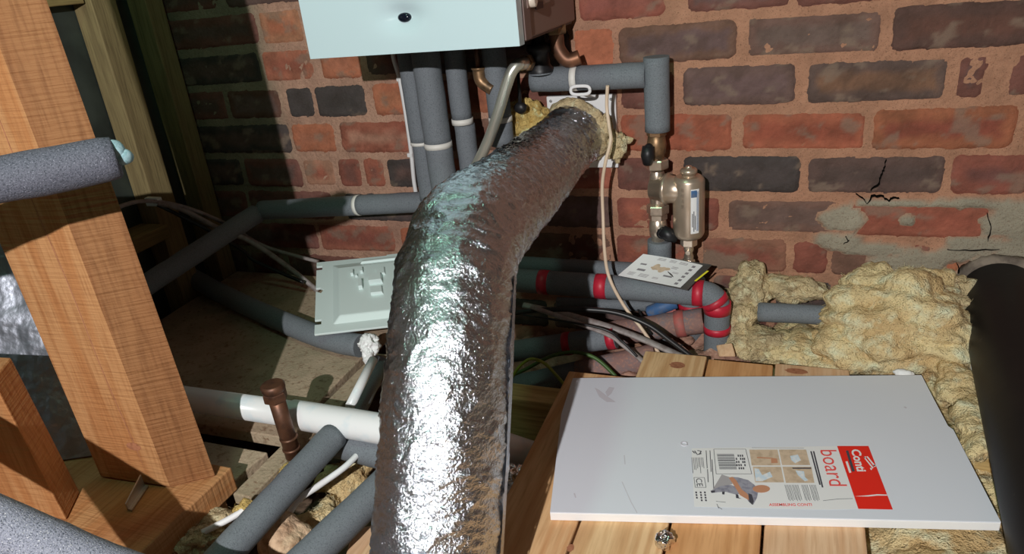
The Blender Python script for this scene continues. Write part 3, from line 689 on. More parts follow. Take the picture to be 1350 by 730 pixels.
# under-boiler valve on the right, hose
vt = thing('filling_valve', 'dark filling valve with copper bend under the right end of the boiler', 'valve', Py(712,92,-.075))
b = MB(); c = Py(712,82,-.075)
b.rev((c.x,-.075,c.z-.016), UP, [(0,.0215),(.006,.0215),(.012,.017),(.03,.016),(.034,.021),(.046,.021),(.046,.012),(ztop-c.z+.016,.012)], 24)
b.build('body', M['black'], vt)
MB().rev((c.x,-.075,c.z-.019), UP, [(0,.0195),(.004,.0195)], 20).build('grey_collar', M['foam'], vt)
k = Py(733,40,-.07); cb = MB()
cb.tube(smooth([Vector((k.x,-.07,ztop)), Vector((k.x,-.07,k.z-.01)), Vector((k.x+.002,-.07,k.z-.03)), Vector((k.x+.016,-.07,k.z-.048)), Vector((k.x+.036,-.065,k.z-.045))], 6), .012, 18)
cb.build('copper_bend', M['copper'], vt)
nb = MB(); nut(nb, (k.x,-.07,k.z-.006), UP, .017, .016); nb.build('bend_nut', M['brass'], vt)
ht = thing('braided_hose', 'braided steel filling hose curving down behind the foil duct', 'hose', Py(612,246,-.13))
hp = smooth([Py(694,83,-.10), Py(685,84,-.125), Py(675,94,-.135), Py(667,115,-.138), Py(657,148,-.14), Py(645,182,-.14), Py(630,214,-.14), Py(612,244,-.135), Py(600,262,-.12)], 14)
MB().tube(hp, .0094, 24, fn=lambda p,d,tt,th,r: p+d*.0003*math.sin(th*6+tt*180)*math.sin(th*6-tt*180)).build('hose', M['braid'], ht)
hn = MB(); d = (hp[0]-hp[10]).normalized(); nut(hn, hp[2]-d*.004, d, .0145, .014); hn.rev(hp[2]+d*.01, d, [(0,.010),(.012,.010),(.012,.013),(.02,.013),(.02,.009),(.045,.009)], 18)
hn.build('hose_nut', M['brass'], ht)
fe = MB(); fe.rev(hp[4], (hp[16]-hp[4]), [(0,.0105),(.02,.0105),(.022,.0092)], 20); fe.build('ferrule', M['nickel'], ht)
lvr = MB(); q0, q1 = Py(683,96,-.07), Py(686,142,-.07)
lvr.tube([q0, lerp(q0,q1,.5), q1], [.003,.003,.004], 10); lvr.blob(q1, (.012,.008,.010), 3, .1, 50, 1)
tag(lvr.build('valve_lever', M['black']), 'thin black lever hanging beside the yellow wool, right of the braided hose', 'lever')

# ================================================================== FOIL DUCT, VENT PLATE
W0 = Py(768,166,0); W0.y = -.018
dp = [W0, Pd(735,199,1.235), Pd(703,230,1.10), Pd(660,270,.965), Pd(624,303,.86), Pd(606,340,.81), Pd(597,400,.775), Pd(590,500,.745), Pd(582,620,.73), Pd(574,735,.72)]
dp.append(Pd(571,775,.716)); dp.append(dp[-1]+Vector((.0,-.14,.012)))
path = smooth(dp, 30)
# resample evenly, radius by arc length
acc = [0]
for i in range(1, len(path)): acc.append(acc[-1]+(path[i]-path[i-1]).length)
TOT = acc[-1]; NS = 460; rs_ = []; k = 0
for i in range(NS+1):
    s = TOT*i/NS
    while k < len(path)-2 and acc[k+1] < s: k += 1
    rs_.append(lerp(path[k], path[k+1], (s-acc[k])/max(1e-9, acc[k+1]-acc[k])))
tb = min(range(NS+1), key=lambda i: (rs_[i]-dp[5]).length)/NS
rad = []
for i in range(NS+1):
    t = i/NS; r = .0545+(.0640-.0545)*sm(0, tb, t)
    r *= 1-.045*math.exp(-((t-tb)/.03)**2)
    rad.append(r)
def crinkle(p, d, t, th, r):
    s = t*TOT; c, n = math.cos(th), math.sin(th)
    a = noise.noise(Vector((c*1.1, n*1.1, s*34)))              # soft lumps round the sleeve
    b = 1-abs(noise.noise(Vector((c*2.2+4, n*2.2, s*85))))*2   # tight circumferential creases
    e = noise.noise(p*95+Vector((3,1,7))); g = 1-abs(noise.noise(p*52))*2.2
    bend = math.exp(-((t-tb)/.06)**2)
    leg1 = 1-sm(tb*.8, tb, t)
    b2 = 1-abs(noise.noise(Vector((c*3.1+9, n*3.1, s*210))))*2
    f2 = noise.noise(p*240)
    cz = lambda v, w: max(0, w-abs(v))/w
    k1 = cz(noise.noise(Vector((c*1.7+2, n*1.7, s*60+e*.5))), .14)
    k2 = cz(noise.noise(p*60+Vector((1,9,4))), .12); k3 = cz(noise.noise(Vector((c*4+2, n*4, s*150))), .18)
    b3 = noise.noise(Vector((c*5+3, n*5, s*430)))
    h = .0019*a+.0022*noise.noise(p*24+Vector((5,2,8)))+.0004*b*(.6+2*leg1)+.0008*b2+.0003*e*(1+leg1)+.0018*k1+.0005*k2*(.6+2*leg1)+.0007*k3+.0006*g*leg1*1.5+.0003*b3+.0003*f2
    h += bend*.004*(1-abs(noise.noise(Vector((c*1.6, n*1.6, s*60+9))))*2)
    return p+d*h
dt = thing('foil_duct', 'large crinkled foil wrapped duct bending from the brick wall down to the planks', 'duct', dp[-2])
MB().tube(rs_, rad, 150, fn=crinkle).build('foil_sleeve', M['foil'], dt)
# overlap seam of the sleeve along its right side
right = ROT @ Vector((1,0,0)); bk = ROT @ Vector((0,0,1)); sv = []; n0_ = int(NS*(tb+.03))
for i in range(n0_, NS-8):
    tg = (rs_[i+1]-rs_[i-1]).normalized(); rr_ = right-tg*right.dot(tg); rr_.normalize(); bb = bk-tg*bk.dot(tg); bb.normalize()
    jit = .10*noise.noise(rs_[i]*30)
    for q, (al, lift) in enumerate(((.02+jit, .0035),(.30+jit*.5, .0035))):
        sv.append(rs_[i]+(rr_*math.cos(al)+bb*math.sin(al))*(rad[i]+lift))
cnt = len(sv)//2
MB().add(sv, [(2*i,2*i+1,2*i+3,2*i+2) for i in range(cnt-1)]).build('seam_tape', M['foil'], dt)
# ragged fibre edge at the wall end
fr = MB(); ax0 = (rs_[8]-rs_[0]).normalized(); ring = [rs_[0]+ax0*(.004*i) for i in range(6)]
fr.tube(ring, [.058,.061,.061,.060,.058,.056], 90, fn=lambda p,d,t,th,r: p+d*(.005*noise.fractal(p*60,.9,2,4)+.002))
fr.build('fibre_edge', M['wool_pale'], dt)
fl_ = MB(); c = Py(812,192,-.045); fl_.blob(c, (.016,.012,.026), 4, .55, 55, 4, ridged=True); fl_.blob(Py(822,185,-.035), (.018,.006,.007), 3, .5, 80, 6); fl_.blob(Py(800,165,-.05), (.010,.01,.022), 3, .4, 60, 9)
fl_.build('torn_facing', M['wool_pale'], dt)

pl = MB(); c0, c1, c2 = Py(720,127,-.010), Py(808,125,-.010), Py(817,221,-.010)
px0, px1, pz1, pz0 = c0.x, Py(813,170,-.010).x, (c0.z+c1.z)/2, c2.z
vpl = thing('vent_plate', 'white square wall plate behind the end of the foil duct, with a hang tab', 'vent plate', ((px0+px1)/2,-.006,pz0))
MB().box(px0,px1,-.010,-.0005,pz0,pz1).build('plate', M['plate'], vpl, bevel=.0015)
hb = MB(); hc = Py(765,119,-.086); ww, hh = pxm(13,hc), pxm(5.5,hc)
loop = []
for q in range(40):
    th = 2*math.pi*q/40; loop.append(hc+Vector((math.copysign(abs(math.cos(th))**.6, math.cos(th))*ww, 0, math.copysign(abs(math.sin(th))**.7, math.sin(th))*hh)))
hb.tube(loop+[loop[0]], pxm(2.2,hc), 8, flat=.5); hb.hexa([(hc.x-ww*.4,-.012,pz1-.004),(hc.x+ww*.4,-.012,pz1-.004),(hc.x+ww*.4,-.010,pz1-.004),(hc.x-ww*.4,-.010,pz1-.004),(hc.x-ww*.4,-.087,hc.z-hh*.8),(hc.x+ww*.4,-.087,hc.z-hh*.8),(hc.x+ww*.4,-.085,hc.z-hh*.7),(hc.x-ww*.4,-.085,hc.z-hh*.7)])
hb.build('hang_tab', M['white'], vpl)
for (xx, zz_) in ((px0+.008,pz1-.008),(px1-.008,pz1-.008),(px1-.008,pz0+.008)): MB().rev((xx,-.010,zz_), (0,-1,0), [(0,.0028),(.001,.0025),(.0016,.001)], 12).build('screw', M['steel'], vpl)

# ================================================================== GLASS WOOL
def wool(name, label, blobs, m, group='loose glass wool', kind=None, cat='insulation'):
    mb = MB()
    for (c, r, sub, amp, fr_, sd) in blobs: mb.blob(c, r, sub, amp, fr_, sd, octv=7, layer=170)
    # loose fibres standing off the surface
    rn = random.Random(len(blobs)*13+int(blobs[0][5])); nv = len(mb.v); area = sum(r_[0]*r_[2] for _, r_, *_r in blobs)
    bc = [(Vector(c), Vector(r)) for c, r, *_r in blobs]
    for q in range(int(min(5200, area*260000))):
        p = mb.v[rn.randrange(nv)]
        c, r = min(bc, key=lambda cr: (p-cr[0]).length/max(cr[1])); nrm = (p-c).normalized()
        d = Vector((rn.gauss(0,1), rn.gauss(0,1), rn.gauss(0,.6))); d = (d-nrm*d.dot(nrm)*.75).normalized()
        L = rn.uniform(.006,.020); sd_ = d.cross(nrm).normalized()*rn.uniform(.00018,.0004)
        a = p-d*L*.5+nrm*.0003; b = p+nrm*rn.uniform(.0008,.0030); e = p+d*L*.5+nrm*rn.uniform(-.001,.004)
        mb.add([a-sd_, a+sd_, b-sd_, b+sd_, e-sd_*.4, e+sd_*.4], [(0,1,3,2),(2,3,5,4)])
    o = mb.build(name, M[m]); return tag(o, label, cat, group, kind)
def hfield(x0, x1, y0, y1, zf, st=.008):
    nx, ny = int((x1-x0)/st), int((y1-y0)/st); vs = []
    for j in range(ny+1):
        for i in range(nx+1):
            x = x0+(x1-x0)*i/nx; y = y0+(y1-y0)*j/ny; vs.append(Vector((x+.006*noise.noise(Vector((x*60,y*60,5))), y+.006*noise.noise(Vector((x*60,y*60,9))), zf(x, y))))
    mb = MB().add(vs, [(j*(nx+1)+i, j*(nx+1)+i+1, (j+1)*(nx+1)+i+1, (j+1)*(nx+1)+i) for j in range(ny) for i in range(nx)])
    return mb
def fz_(x, y, a, fr_, sd=0): return a*noise.fractal(Vector((x*fr_, y*fr_, sd)), .8, 2.1, 6)
def quilt(x, y):
    z = -.556
    z += .062*sm(.255, .33, x)+.018*sm(.115,.16,x)
    z += .040*sm(-.23,-.10,y)*sm(-.05,.06,x)
    a = .010 if x < .24 and y < -.2 else .026
    z += fz_(x, y, a, 13, 3)+fz_(x, y, .006, 50, 8)
    if x < .115 and y < -.19: z = min(z, -.527)
    if x < .27 and y < -.19: z = min(z, -.509)
    return z
def quilt2(x, y): return quilt(x, y)
tag(hfield(-.06, .80, -1.05, -.006, quilt2, .007).build('insulation_quilt', M['wool']), 'buff glass wool quilt laid around the planks and white board at the right', 'insulation', kind='stuff')
cm = Py(1180,428,-.125)
wool('glass_wool_mound', 'big creamy yellow mound of glass wool behind the white board', [(cm, (.112,.085,.086), 6, .24, 13, 1), (Py(1150,400,-.10), (.06,.055,.055), 5, .3, 22, 2), (Py(1235,460,-.15), (.065,.06,.05), 5, .3, 22, 7), (Py(1130,455,-.16), (.06,.05,.04), 5, .3, 22, 8), (Py(1215,395,-.07), (.05,.05,.05), 5, .3, 20, 14)], 'wool')
wool('glass_wool_clump', 'greyish clump of glass wool wedged between the big mound and the black pipe', [(Py(1250,405,-.06), (.035,.045,.055), 5, .35, 26, 11), (Py(1258,440,-.10), (.03,.04,.03), 5, .35, 30, 12)], 'wool_pale')
wool('glass_wool_clump', 'greyish clump of glass wool right of the red taped elbow', [(Py(988,385,-.05), (.034,.04,.050), 5, .4, 28, 21), (Py(975,425,-.09), (.030,.035,.035), 5, .4, 30, 22), (Py(1040,380,-.035), (.055,.03,.022), 5, .4, 30, 23), (Py(1000,452,-.13), (.05,.04,.022), 5, .4, 30, 24)], 'wool_pale')
wool('glass_wool_clump', 'flat buff tuft of glass wool lying behind the plank ends', [(Py(1055,458,-.13), (.07,.05,.022), 5, .4, 30, 25), (Py(1100,470,-.16), (.05,.04,.02), 5, .4, 34, 26)], 'wool')
wool('glass_wool_clump', 'bright yellow clump of glass wool behind the duct, left of the white plate', [(Py(694,160,-.03), (.034,.028,.040), 5, .35, 40, 31), (Py(712,165,-.03), (.028,.022,.04), 5, .35, 40, 32)], 'wool_yellow')
wool('glass_wool_clump', 'buff roll of glass wool at the right, between white board and black pipe', [(Pz(1290,560,-.50), (.028,.07,.022), 5, .35, 30, 41), (Pz(1262,505,-.50), (.03,.05,.022), 5, .35, 30, 42)], 'wool')
wool('glass_wool_clump', 'crumpled yellow glass wool in the gap between the two bottom lagged pipes', [(Pz(458,628,-.565), (.032,.045,.03), 5, .5, 34, 51), (Pz(425,690,-.575), (.03,.04,.024), 5, .5, 34, 52)], 'wool')
wool('glass_wool_clump', 'small yellow tuft of glass wool at the foot of the copper pipe', [(Pz(378,622,-.492), (.010,.016,.012), 4, .5, 60, 54)], 'wool_yellow')
wool('glass_wool_clump', 'pale puff of glass wool on the end of the white conduit by the post', [(Pz(322,670,-.488), (.014,.012,.009), 4, .5, 70, 55)], 'wool_yellow')
wool('glass_wool_clump', 'brownish glass wool scraps beside the base plate at the bottom left', [(Pz(255,708,-.505), (.03,.03,.014), 5, .5, 50, 56), (Pz(285,690,-.505), (.022,.02,.012), 4, .5, 50, 57)], 'wool_pale')

# ================================================================== SOIL PIPE
D = ray(1166,-104).normalized(); D.z = 0; D.normalize()
s0 = Vector((.326,-.004,-.455)); RS = .056
st_ = thing('soil_pipe', 'thick black soil pipe at the right edge, leaving the wall through a grey collar', 'pipe', s0-D*.5)
sp = [s0-D*(.02*i) for i in range(56)]
MB().tube(sp, RS, 40, fn=lambda p,d,t,th,r: p+d*.0006*noise.noise(p*20)).build('pipe', M['soil'], st_)
MB().tube([s0+Vector((0,.0,0)), s0-D*.010, s0-D*.016], [.068,.065,.058], 40, fn=lambda p,d,t,th,r: p+d*.004*noise.fractal(p*50,.8,2,3)).build('mortar_collar', M['lump_grey'], st_)
tag(MB().tube([Px(1285,495,.262), Px(1279,455,.262)], .0035, 10).build('plastic_sliver', M['white']), 'thin white plastic sliver beside the black pipe', 'offcut')
# grey pipe into the mound
q0, q1 = Py(1000,411,-.085), Py(1120,417,-.095)
foam_pipe('insulated_pipe', 'short plain grey lagged pipe entering the big glass wool mound', [[q0, q1]], pxm(12.5,q0), mats='foam')

# ================================================================== TAPED PIPES BEHIND THE DUCT
YT = -.125
tA, tB = Py(690,373,YT), Py(922,384,YT); tz = (tA.z+tB.z)/2-.001; tA.z += 0
ce = Py(946,384,YT); rT = pxm(17.0, ce)
RB = .026
hor = [Vector((tA.x-.05,YT,tz+.004)), Vector((ce.x-RB,YT,tz))]
arcp = [Vector((ce.x-RB+RB*math.sin(a), YT, tz-RB+RB*math.cos(a))) for a in [math.pi/2*k/10 for k in range(11)]]
ver = [arcp[-1], Vector((ce.x,YT,-.60))]
tt_ = thing('taped_pipe', 'grey lagged pipe bound with bright red tape, its elbow turning down by the wool', 'pipe', (ce.x,YT,-.60))
MB().tube([lerp(*hor,k/20) for k in range(20)]+arcp+[lerp(*ver,k/12) for k in range(1,13)], rT, 28, fn=lambda p,d,t,th,r: p+d*.0006*noise.noise(p*40)).build('foam_sleeve', M['foam'], tt_)
def band(a, b, m, par, r, w=None):
    MB().tube([a, lerp(a,b,.5), b], [r+.0008,r+.0012,r+.0008], 28).build('tape_band', M[m], par)
def hx(px): return Py(px, 378, YT).x
for (a, b) in ((712,725),(786,801),(914,928)): band(Vector((hx(a),YT,tz+.004*(1-min(1,(hx(a)-hor[0].x)/(hor[1].x-hor[0].x))))), Vector((hx(b),YT,tz+.004*(1-min(1,(hx(b)-hor[0].x)/(hor[1].x-hor[0].x))))), 'tape_red', tt_, rT)
band(arcp[5], arcp[8], 'tape_red', tt_, rT+.0006)
gz = lambda yy: min((abs(projy((ce.x,YT,z))-yy), z) for z in [-.62+.001*k for k in range(300)])[1]
for (a, b) in ((398,411),(428,437)): band(Vector((ce.x,YT,gz(a))), Vector((ce.x,YT,gz(b))), 'tape_red', tt_, rT)
g0, g1 = Py(670,348,-.045), Py(845,358,-.045)
foam_pipe('insulated_pipe', 'shadowed grey lagged pipe along the foot of the wall behind the foil duct', [[g0, g1]], pxm(12,g1))
g0, g1 = Py(735,399,-.075), Py(866,403,-.075)
foam_pipe('insulated_pipe', 'thin grey lagged pipe just under the red taped pipe', [[g0, g1]], pxm(8,g1))
bp = thing('taped_joint', 'pipe joint wrapped in blue tape with red below, under the red taped pipe', 'pipe joint', Py(872,415,-.085))
MB().tube(smooth([Py(856,412,-.09), Py(872,405,-.09), Py(890,398,-.08)], 6), pxm(9,Py(872,405,-.09)), 18, fn=lambda p,d,t,th,r: p+d*.0012*noise.noise(p*120)).build('blue_wrap', M['blue'], bp)
MB().tube(smooth([Py(860,418,-.088), Py(876,414,-.088), Py(890,408,-.08)], 6), pxm(6.5,Py(872,405,-.09)), 16).build('red_wrap', M['tape_red_dusty'], bp)
v0, v1 = Py(912,388,-.065), Py(912,412,-.065); v1.x = v0.x
t2 = thing('taped_pipe', 'short upright lagged stub with one red band, behind the elbow of the taped pipe', 'pipe', Vector((v0.x,-.065,-.6)))
MB().tube([Vector((v0.x,-.065,v0.z+.03)), Vector((v0.x,-.065,-.60))], pxm(17,v0), 24).build('foam_sleeve', M['foam'], t2)
band(Py(912,398,-.065)*1, Vector((Py(912,398,-.065).x,-.065,Py(912,398,-.065).z-.012)), 'tape_red', t2, pxm(17,v0))
g0, g1 = Py(790,442,-.12), Py(928,422,-.10)
t3 = thing('taped_pipe', 'dust covered pinkish lagged pipe with a faded red band, left of the taped elbow', 'pipe', g0)
MB().tube([lerp(g0,g1,k/20) for k in range(21)], pxm(17,g1), 24, fn=lambda p,d,t,th,r: p+d*.0015*noise.noise(p*60)).build('foam_sleeve', M['foam_dusty'], t3)
band(lerp(g0,g1,.74), lerp(g0,g1,.83), 'tape_red_dusty', t3, pxm(17.5,g1))
g0, g1 = Py(655,466,-.22), Py(812,444,-.20)
t4 = thing('taped_pipe', 'dark lagged pipe with two dull red bands emerging right of the foil duct', 'pipe', g0)
MB().tube([lerp(g0,g1,k/20) for k in range(21)], pxm(15,g1), 24).build('foam_sleeve', M['foam'], t4)
band(lerp(g0,g1,.58), lerp(g0,g1,.64), 'tape_red', t4, pxm(15,g1)); band(lerp(g0,g1,.93), lerp(g0,g1,.995), 'tape_red', t4, pxm(15,g1))
g0, g1 = Py(640,520,-.25), Py(866,470,-.20)
foam_pipe('insulated_pipe', 'dusty lagged pipe behind the joist, ending under the grey cables', [[lerp(g0,g1,k/16) for k in range(10)], [lerp(g0,g1,k/16) for k in range(9,17)]], pxm(18,g1), mats=['foam','foam_dusty'])

# rubble beds
def rub(x, y): return -.635+.05*sm(-.27,-.15,x)+.02*sm(-.12,-.02,y)+fz_(x,y,.022,16,4)+fz_(x,y,.008,60,2)+.04*sm(-.22,-.12,x)
tag(hfield(-.62, -.045, -.30, -.006, rub, .007).build('loose_rubble', M['rubble']), 'dusty pinkish rubble below the taped pipes at the foot of the wall', 'rubble', kind='stuff')
def trench(x, y): return -.60+fz_(x,y,.018,18,7)+fz_(x,y,.008,60,3)
tag(hfield(-.644, -.33, -1.0, -.372, trench, .007).build('loose_debris', M['dirt']), 'dark dusty debris in the gap under the bottom lagged pipes', 'rubble', kind='stuff')

# ================================================================== CABLES
def cable(name, label, pts, r, m, group=None, cat='cable', flat=1.0):
    o = MB().tube(smooth(pts, 10), r, 10, flat=flat).build(name, M[m]); return tag(o, label, cat, group)
cable('cable', 'cream cable hanging past the vent plate and over the red taped pipe', [Py(801,113,-.082), Py(800,140,-.075), Py(803,165,-.085), Py(805,185,-.10), Py(798,215,-.10), Py(794,245,-.09), Py(795,285,-.09), Py(797,330,-.12), Py(803,365,-.150), Py(822,402,-.155), Py(845,432,-.17), Py(869,466,-.20)], .0030, 'cream')
wc = thing('cable', 'white cable clipped down the wall from the left of the boiler', 'cable', Py(553,297,-.012))
MB().tube(smooth([Vector((Py(519,70,-.02).x,-.02,ztop)), Py(519,77,-.02), Py(527,105,-.012), Py(535,150,-.010), Py(542,200,-.010), Py(546,240,-.010), Py(552,275,-.010), Py(554,300,-.010)], 10), .0042, 12).build('cord', M['whitecable'], wc)
for (a, b) in ((527,104),(541,204)):
    c = Py(a,b,-.010); MB().box(c.x-.005,c.x+.006,-.015,-.001,c.z-.004,c.z+.004).build('clip', M['whitecable'], wc, bevel=.001)
cable('cable', 'broad grey cable crossing the dark gap toward the planks', [Py(690,402,-.20), Py(760,418,-.20), Py(830,440,-.20), Py(908,474,-.215)], .0075, 'cable_grey', 'grey cables by the planks', flat=.6)
cable('cable', 'second shorter grey cable below the broad one, ending at the plank', [Py(700,404,-.22), Py(795,438,-.235), Py(822,455,-.24), Py(852,480,-.25)], .0055, 'cable_grey', 'grey cables by the planks', flat=.6)
cable('cable', 'black cable arching over the grey cables', [Py(660,415,-.22), Py(720,408,-.215), Py(800,410,-.20), Py(850,426,-.20), Py(885,450,-.205), Py(914,472,-.21)], .0045, 'cable_black')
cable('cable', 'thin black wire slanting under the red taped pipe', [Py(800,352,-.02), Py(806,372,-.06), Py(835,398,-.07), Py(850,425,-.115), Py(858,440,-.15)], .0022, 'cable_black')
cable('cable', 'thin dark wire running below the shorter grey cable', [Py(690,415,-.24), Py(790,432,-.245), Py(820,450,-.245), Py(840,470,-.25)], .002, 'cable_black')
cable('earth_wire', 'dark green earth wire looping above the joist', [Py(655,502,-.30), Py(690,488,-.28), Py(725,470,-.27), Py(755,464,-.26), Py(785,472,-.26), Py(812,496,-.27)], .0032, 'cable_green')
cable('earth_wire', 'yellow and green earth wire arching beside the foil duct', [Py(672,503,-.31), Py(684,484,-.30), Py(700,473,-.295), Py(718,479,-.295), Py(733,494,-.30), Py(745,508,-.31)], .0026, 'cable_yellow')
# cables at the left wall
for q, (lab, pts, r, m) in enumerate((
 ('topmost grey cable running from the clip on the left stud down to the corner', [Px(150,275,-1.20), Px(180,266,-1.20), Px(210,266,-1.20), Px(250,275,-1.16), Py(300,296,-.12), Py(350,325,-.07), Py(420,345,-.05)], .0042, 'cable_grey'),
 ('middle grey cable running from the clip on the left stud toward the white tray', [Px(208,268,-1.20), Px(240,276,-1.17), Py(290,302,-.16), Py(330,318,-.13), Py(380,352,-.10), Py(420,384,-.10)], .0055, 'cable_grey'),
 ('black cable looping below the grey ones on the left stud', [Px(208,270,-1.20), Px(235,283,-1.18), Py(280,306,-.18), Py(320,330,-.13), Py(338,345,-.12), Py(400,372,-.12)], .004, 'cable_black'))):
    cable('cable', lab, pts, r, m, 'cables on the left stud')
cl = thing('cable_clip', 'small pale clip holding cables on the left stud', 'clip', Px(208,266,-1.205))
c = Px(208,265,-1.205); MB().box(-1.234,-1.198,c.y-.006,c.y+.006,c.z-.010,c.z+.008).build('saddle', M['plastic'], cl, bevel=.002)
nl = MB(); nl.rev((-1.198,c.y,c.z), (1,0,0), [(0,.003),(.002,.003)], 10); nl.build('nail', M['steel'], cl)
cable('cable', 'thin white cable lying between the two bottom lagged pipes', [Pz(478,592,-.50), Pz(455,615,-.50), Pz(420,640,-.505), Pz(395,658,-.51), Pz(372,690,-.53)], .0045, 'whitecable')
cable('conduit', 'short white conduit poking out of a wool puff by the base plate', [Pz(322,672,-.487), Pz(300,685,-.49), Pz(266,702,-.493)], .0042, 'whitecable', cat='conduit')

# ================================================================== WHITE AND COPPER PIPES
wp = thing('waste_pipe', 'white plastic waste pipe crossing the floor behind the capped copper pipe', 'pipe', (-.6,-.558,-.48))
wz = -.4615; wa = Vector((-1.10,-.562,wz+.001)); wb = Vector((Pz(388,545,wz).x,-.559,wz)); we = Vector((-.262,-.562,wz-.004))
MB().tube([wa, wb], .0192, 28).build('pipe', M['upvc'], wp)
wm_ = Vector((-.43,-.560,wz-.003)); wd = smooth([wb, wm_, Pz(640,583,-.49), Pz(664,589,-.512), Pz(702,601,-.544), Pz(760,618,-.547)], 8)
MB().tube([wb-Vector((.003,0,0)), wb-Vector((.001,0,0))]+wd[1:], [.0200]+[.0215]*len(wd), 28).build('socket', M['upvc'], wp)
tag(MB().tube([Pz(492,474,-.455), Pz(461,536,-.475)], .0075, 16).build('overflow_pipe', M['upvc']), 'thin white plastic stub pipe dropping from the tissue to the waste pipe', 'pipe')
cb_ = Pz(387,600,-.498); cx, cy = cb_.x, cb_.y; gc = lambda yy: min((abs(projy((cx,cy,z))-yy), z) for z in [-.52+.001*k for k in range(260)])[1]
lean = Vector((-.004,.0,0))
ct = thing('copper_pipe', 'upright copper pipe with a capped end in front of the white waste pipe', 'pipe', (cx,cy,-.4995))
z5 = gc(513)
MB().tube([Vector((cx,cy,-.4995)), Vector((cx,cy,z5))+lean], .0112, 24).build('pipe', M['copper'], ct)
rb2 = MB(); rb2.rev((cx,cy,gc(578)), UP, [(0,.0112),(.001,.0128),(.003,.0128),(.004,.0112)], 24); rb2.rev((cx,cy,gc(592)), UP, [(0,.0112),(.001,.0128),(.003,.0128),(.004,.0112)], 24); rb2.build('solder_ring', M['copper'], ct)
cpn = MB(); p = Vector((cx,cy,z5))+lean
nut(cpn, p+Vector((0,0,-.018)), UP, .0165, .014); cpn.rev(p+Vector((0,0,-.004)), UP, [(0,.0145),(.004,.0165),(.010,.0165),(.012,.0145)], 24); cpn.build('cap', M['copper'], ct)

# ================================================================== PLASTIC TRAY AND TISSUE
bl, tl, brr = Pz(415,443,-.452), Pz(418,348,-.415), Pz(512,432,-.452)
e1 = (brr-bl)*1.30; e2 = tl-bl; nn = e1.cross(e2).normalized()
def TP(s, t, h=0): return bl+e1*s+e2*t+nn*h
tr = thing('plastic_tray', 'pale grey plastic cover lying against the wall left of the foil duct', 'cover', bl)
out = [(0,0),(1,0),(1,1.0),(.86,1.0),(.85,.985),(0,1),(0,.93),(.07,.93),(.07,.875),(0,.875),(0,.60),(.05,.60),(.09,.57),(.06,.53),(0,.56),(0,.17),(.07,.17),(.07,.115),(0,.115)]
pm = MB(); pm.prism([TP(s,t) for s,t in out], nn*.004); pm.build('plate', M['plastic'], tr, bevel=.0008)
rp = MB(); o_ = [(.19,.09),(.99,.09),(.99,.93),(.19,.93)]; i_ = [(.28,.14),(.99,.14),(.99,.80),(.28,.80)]
vs = [TP(s,t,.003) for s,t in o_]+[TP(s,t,.014) for s,t in i_]
rp.add(vs, [(4,5,6,7),(0,1,5,4),(1,2,6,5),(2,3,7,6),(3,0,4,7)], smooth=False); rp.build('raised_panel', M['plastic'], tr, bevel=.002)
for (s, t, w, h, d) in ((.42,.66,.035,.07,.006),(.53,.68,.035,.07,.006),(.47,.63,.03,.03,.004),(.50,.45,.05,.12,.008),(.62,.50,.16,.11,.010),(.63,.35,.14,.10,.006),(.72,.62,.1,.1,.005)):
    MB().hexa([TP(s,t,.0135),TP(s+w,t,.0135),TP(s+w,t+h,.0135),TP(s,t+h,.0135),TP(s,t,.0145+d),TP(s+w*.9,t,.0145+d),TP(s+w*.9,t+h*.9,.0145+d),TP(s,t+h*.9,.0145+d)]).build('clip', M['plastic'], tr, bevel=.0008)
MB().hexa([TP(.52,.86,.006),TP(.99,.86,.006),TP(.99,.93,.004),TP(.55,.93,.004),TP(.55,.87,.013),TP(.99,.87,.013),TP(.99,.91,.011),TP(.57,.91,.011)]).build('ridge', M['plastic'], tr, bevel=.001)
rg = MB(); c = Pz(486,455,-.458); rg.blob(c, (.017,.017,.017), 5, .55, 55, 61, ridged=True); rg.blob(c+Vector((.006,-.014,-.014)), (.009,.010,.016), 4, .5, 70, 62, ridged=True)
tag(rg.build('tissue', M['rag']), 'crumpled white tissue wrapped at the end of the snaking pipe', 'tissue')

# ================================================================== LEAFLET
lz = tz+rT+.0035
L4 = [Pz(815,363,lz), Pz(897,379,lz), Py(927,350,-.096), Py(848,335,-.086)]
bagp = [Pz(824,366,lz-.003), Pz(906,383,lz-.003), Py(938,350,-.094), Py(860,338,-.084)]
bg = thing('packet', 'dark plastic packet with yellow print under the leaflet on the taped pipe', 'packet', bagp[0])
MB().prism(bagp, (0,0,.002)).build('film', M['bag'], bg)
bu = bagp[1]-bagp[0]; bv = bagp[3]-bagp[0]
MB().prism([bagp[0]+bu*a+bv*b+Vector((0,0,.0022)) for a,b in ((.955,.35),(.985,.35),(.985,.8),(.955,.8))], (0,0,.0002)).build('yellow_print', M['yellow'], bg)
lf = thing('leaflet', 'white printed instruction leaflet lying on the red taped pipe', 'leaflet', L4[0])
lu, lv = L4[1]-L4[0], L4[3]-L4[0]
def LP(a, b, h=0): 
    top = L4[3]+(L4[2]-L4[3])*a; bot = L4[0]+lu*a; q = bot+(top-bot)*b
    return q+Vector((0,0,.0006+.004*math.sin(a*3.1)*b*.4+h))
n = 12; vs = [LP(i/n, j/n) for j in range(n+1) for i in range(n+1)]; vs += [v-Vector((0,0,.0006)) for v in vs]
o = (n+1)**2
MB().add(vs, [(j*(n+1)+i, j*(n+1)+i+1, (j+1)*(n+1)+i+1, (j+1)*(n+1)+i) for j in range(n) for i in range(n)]+[(o+j*(n+1)+i, o+(j+1)*(n+1)+i, o+(j+1)*(n+1)+i+1, o+j*(n+1)+i+1) for j in range(n) for i in range(n)]).build('sheet', M['paper'], lf)
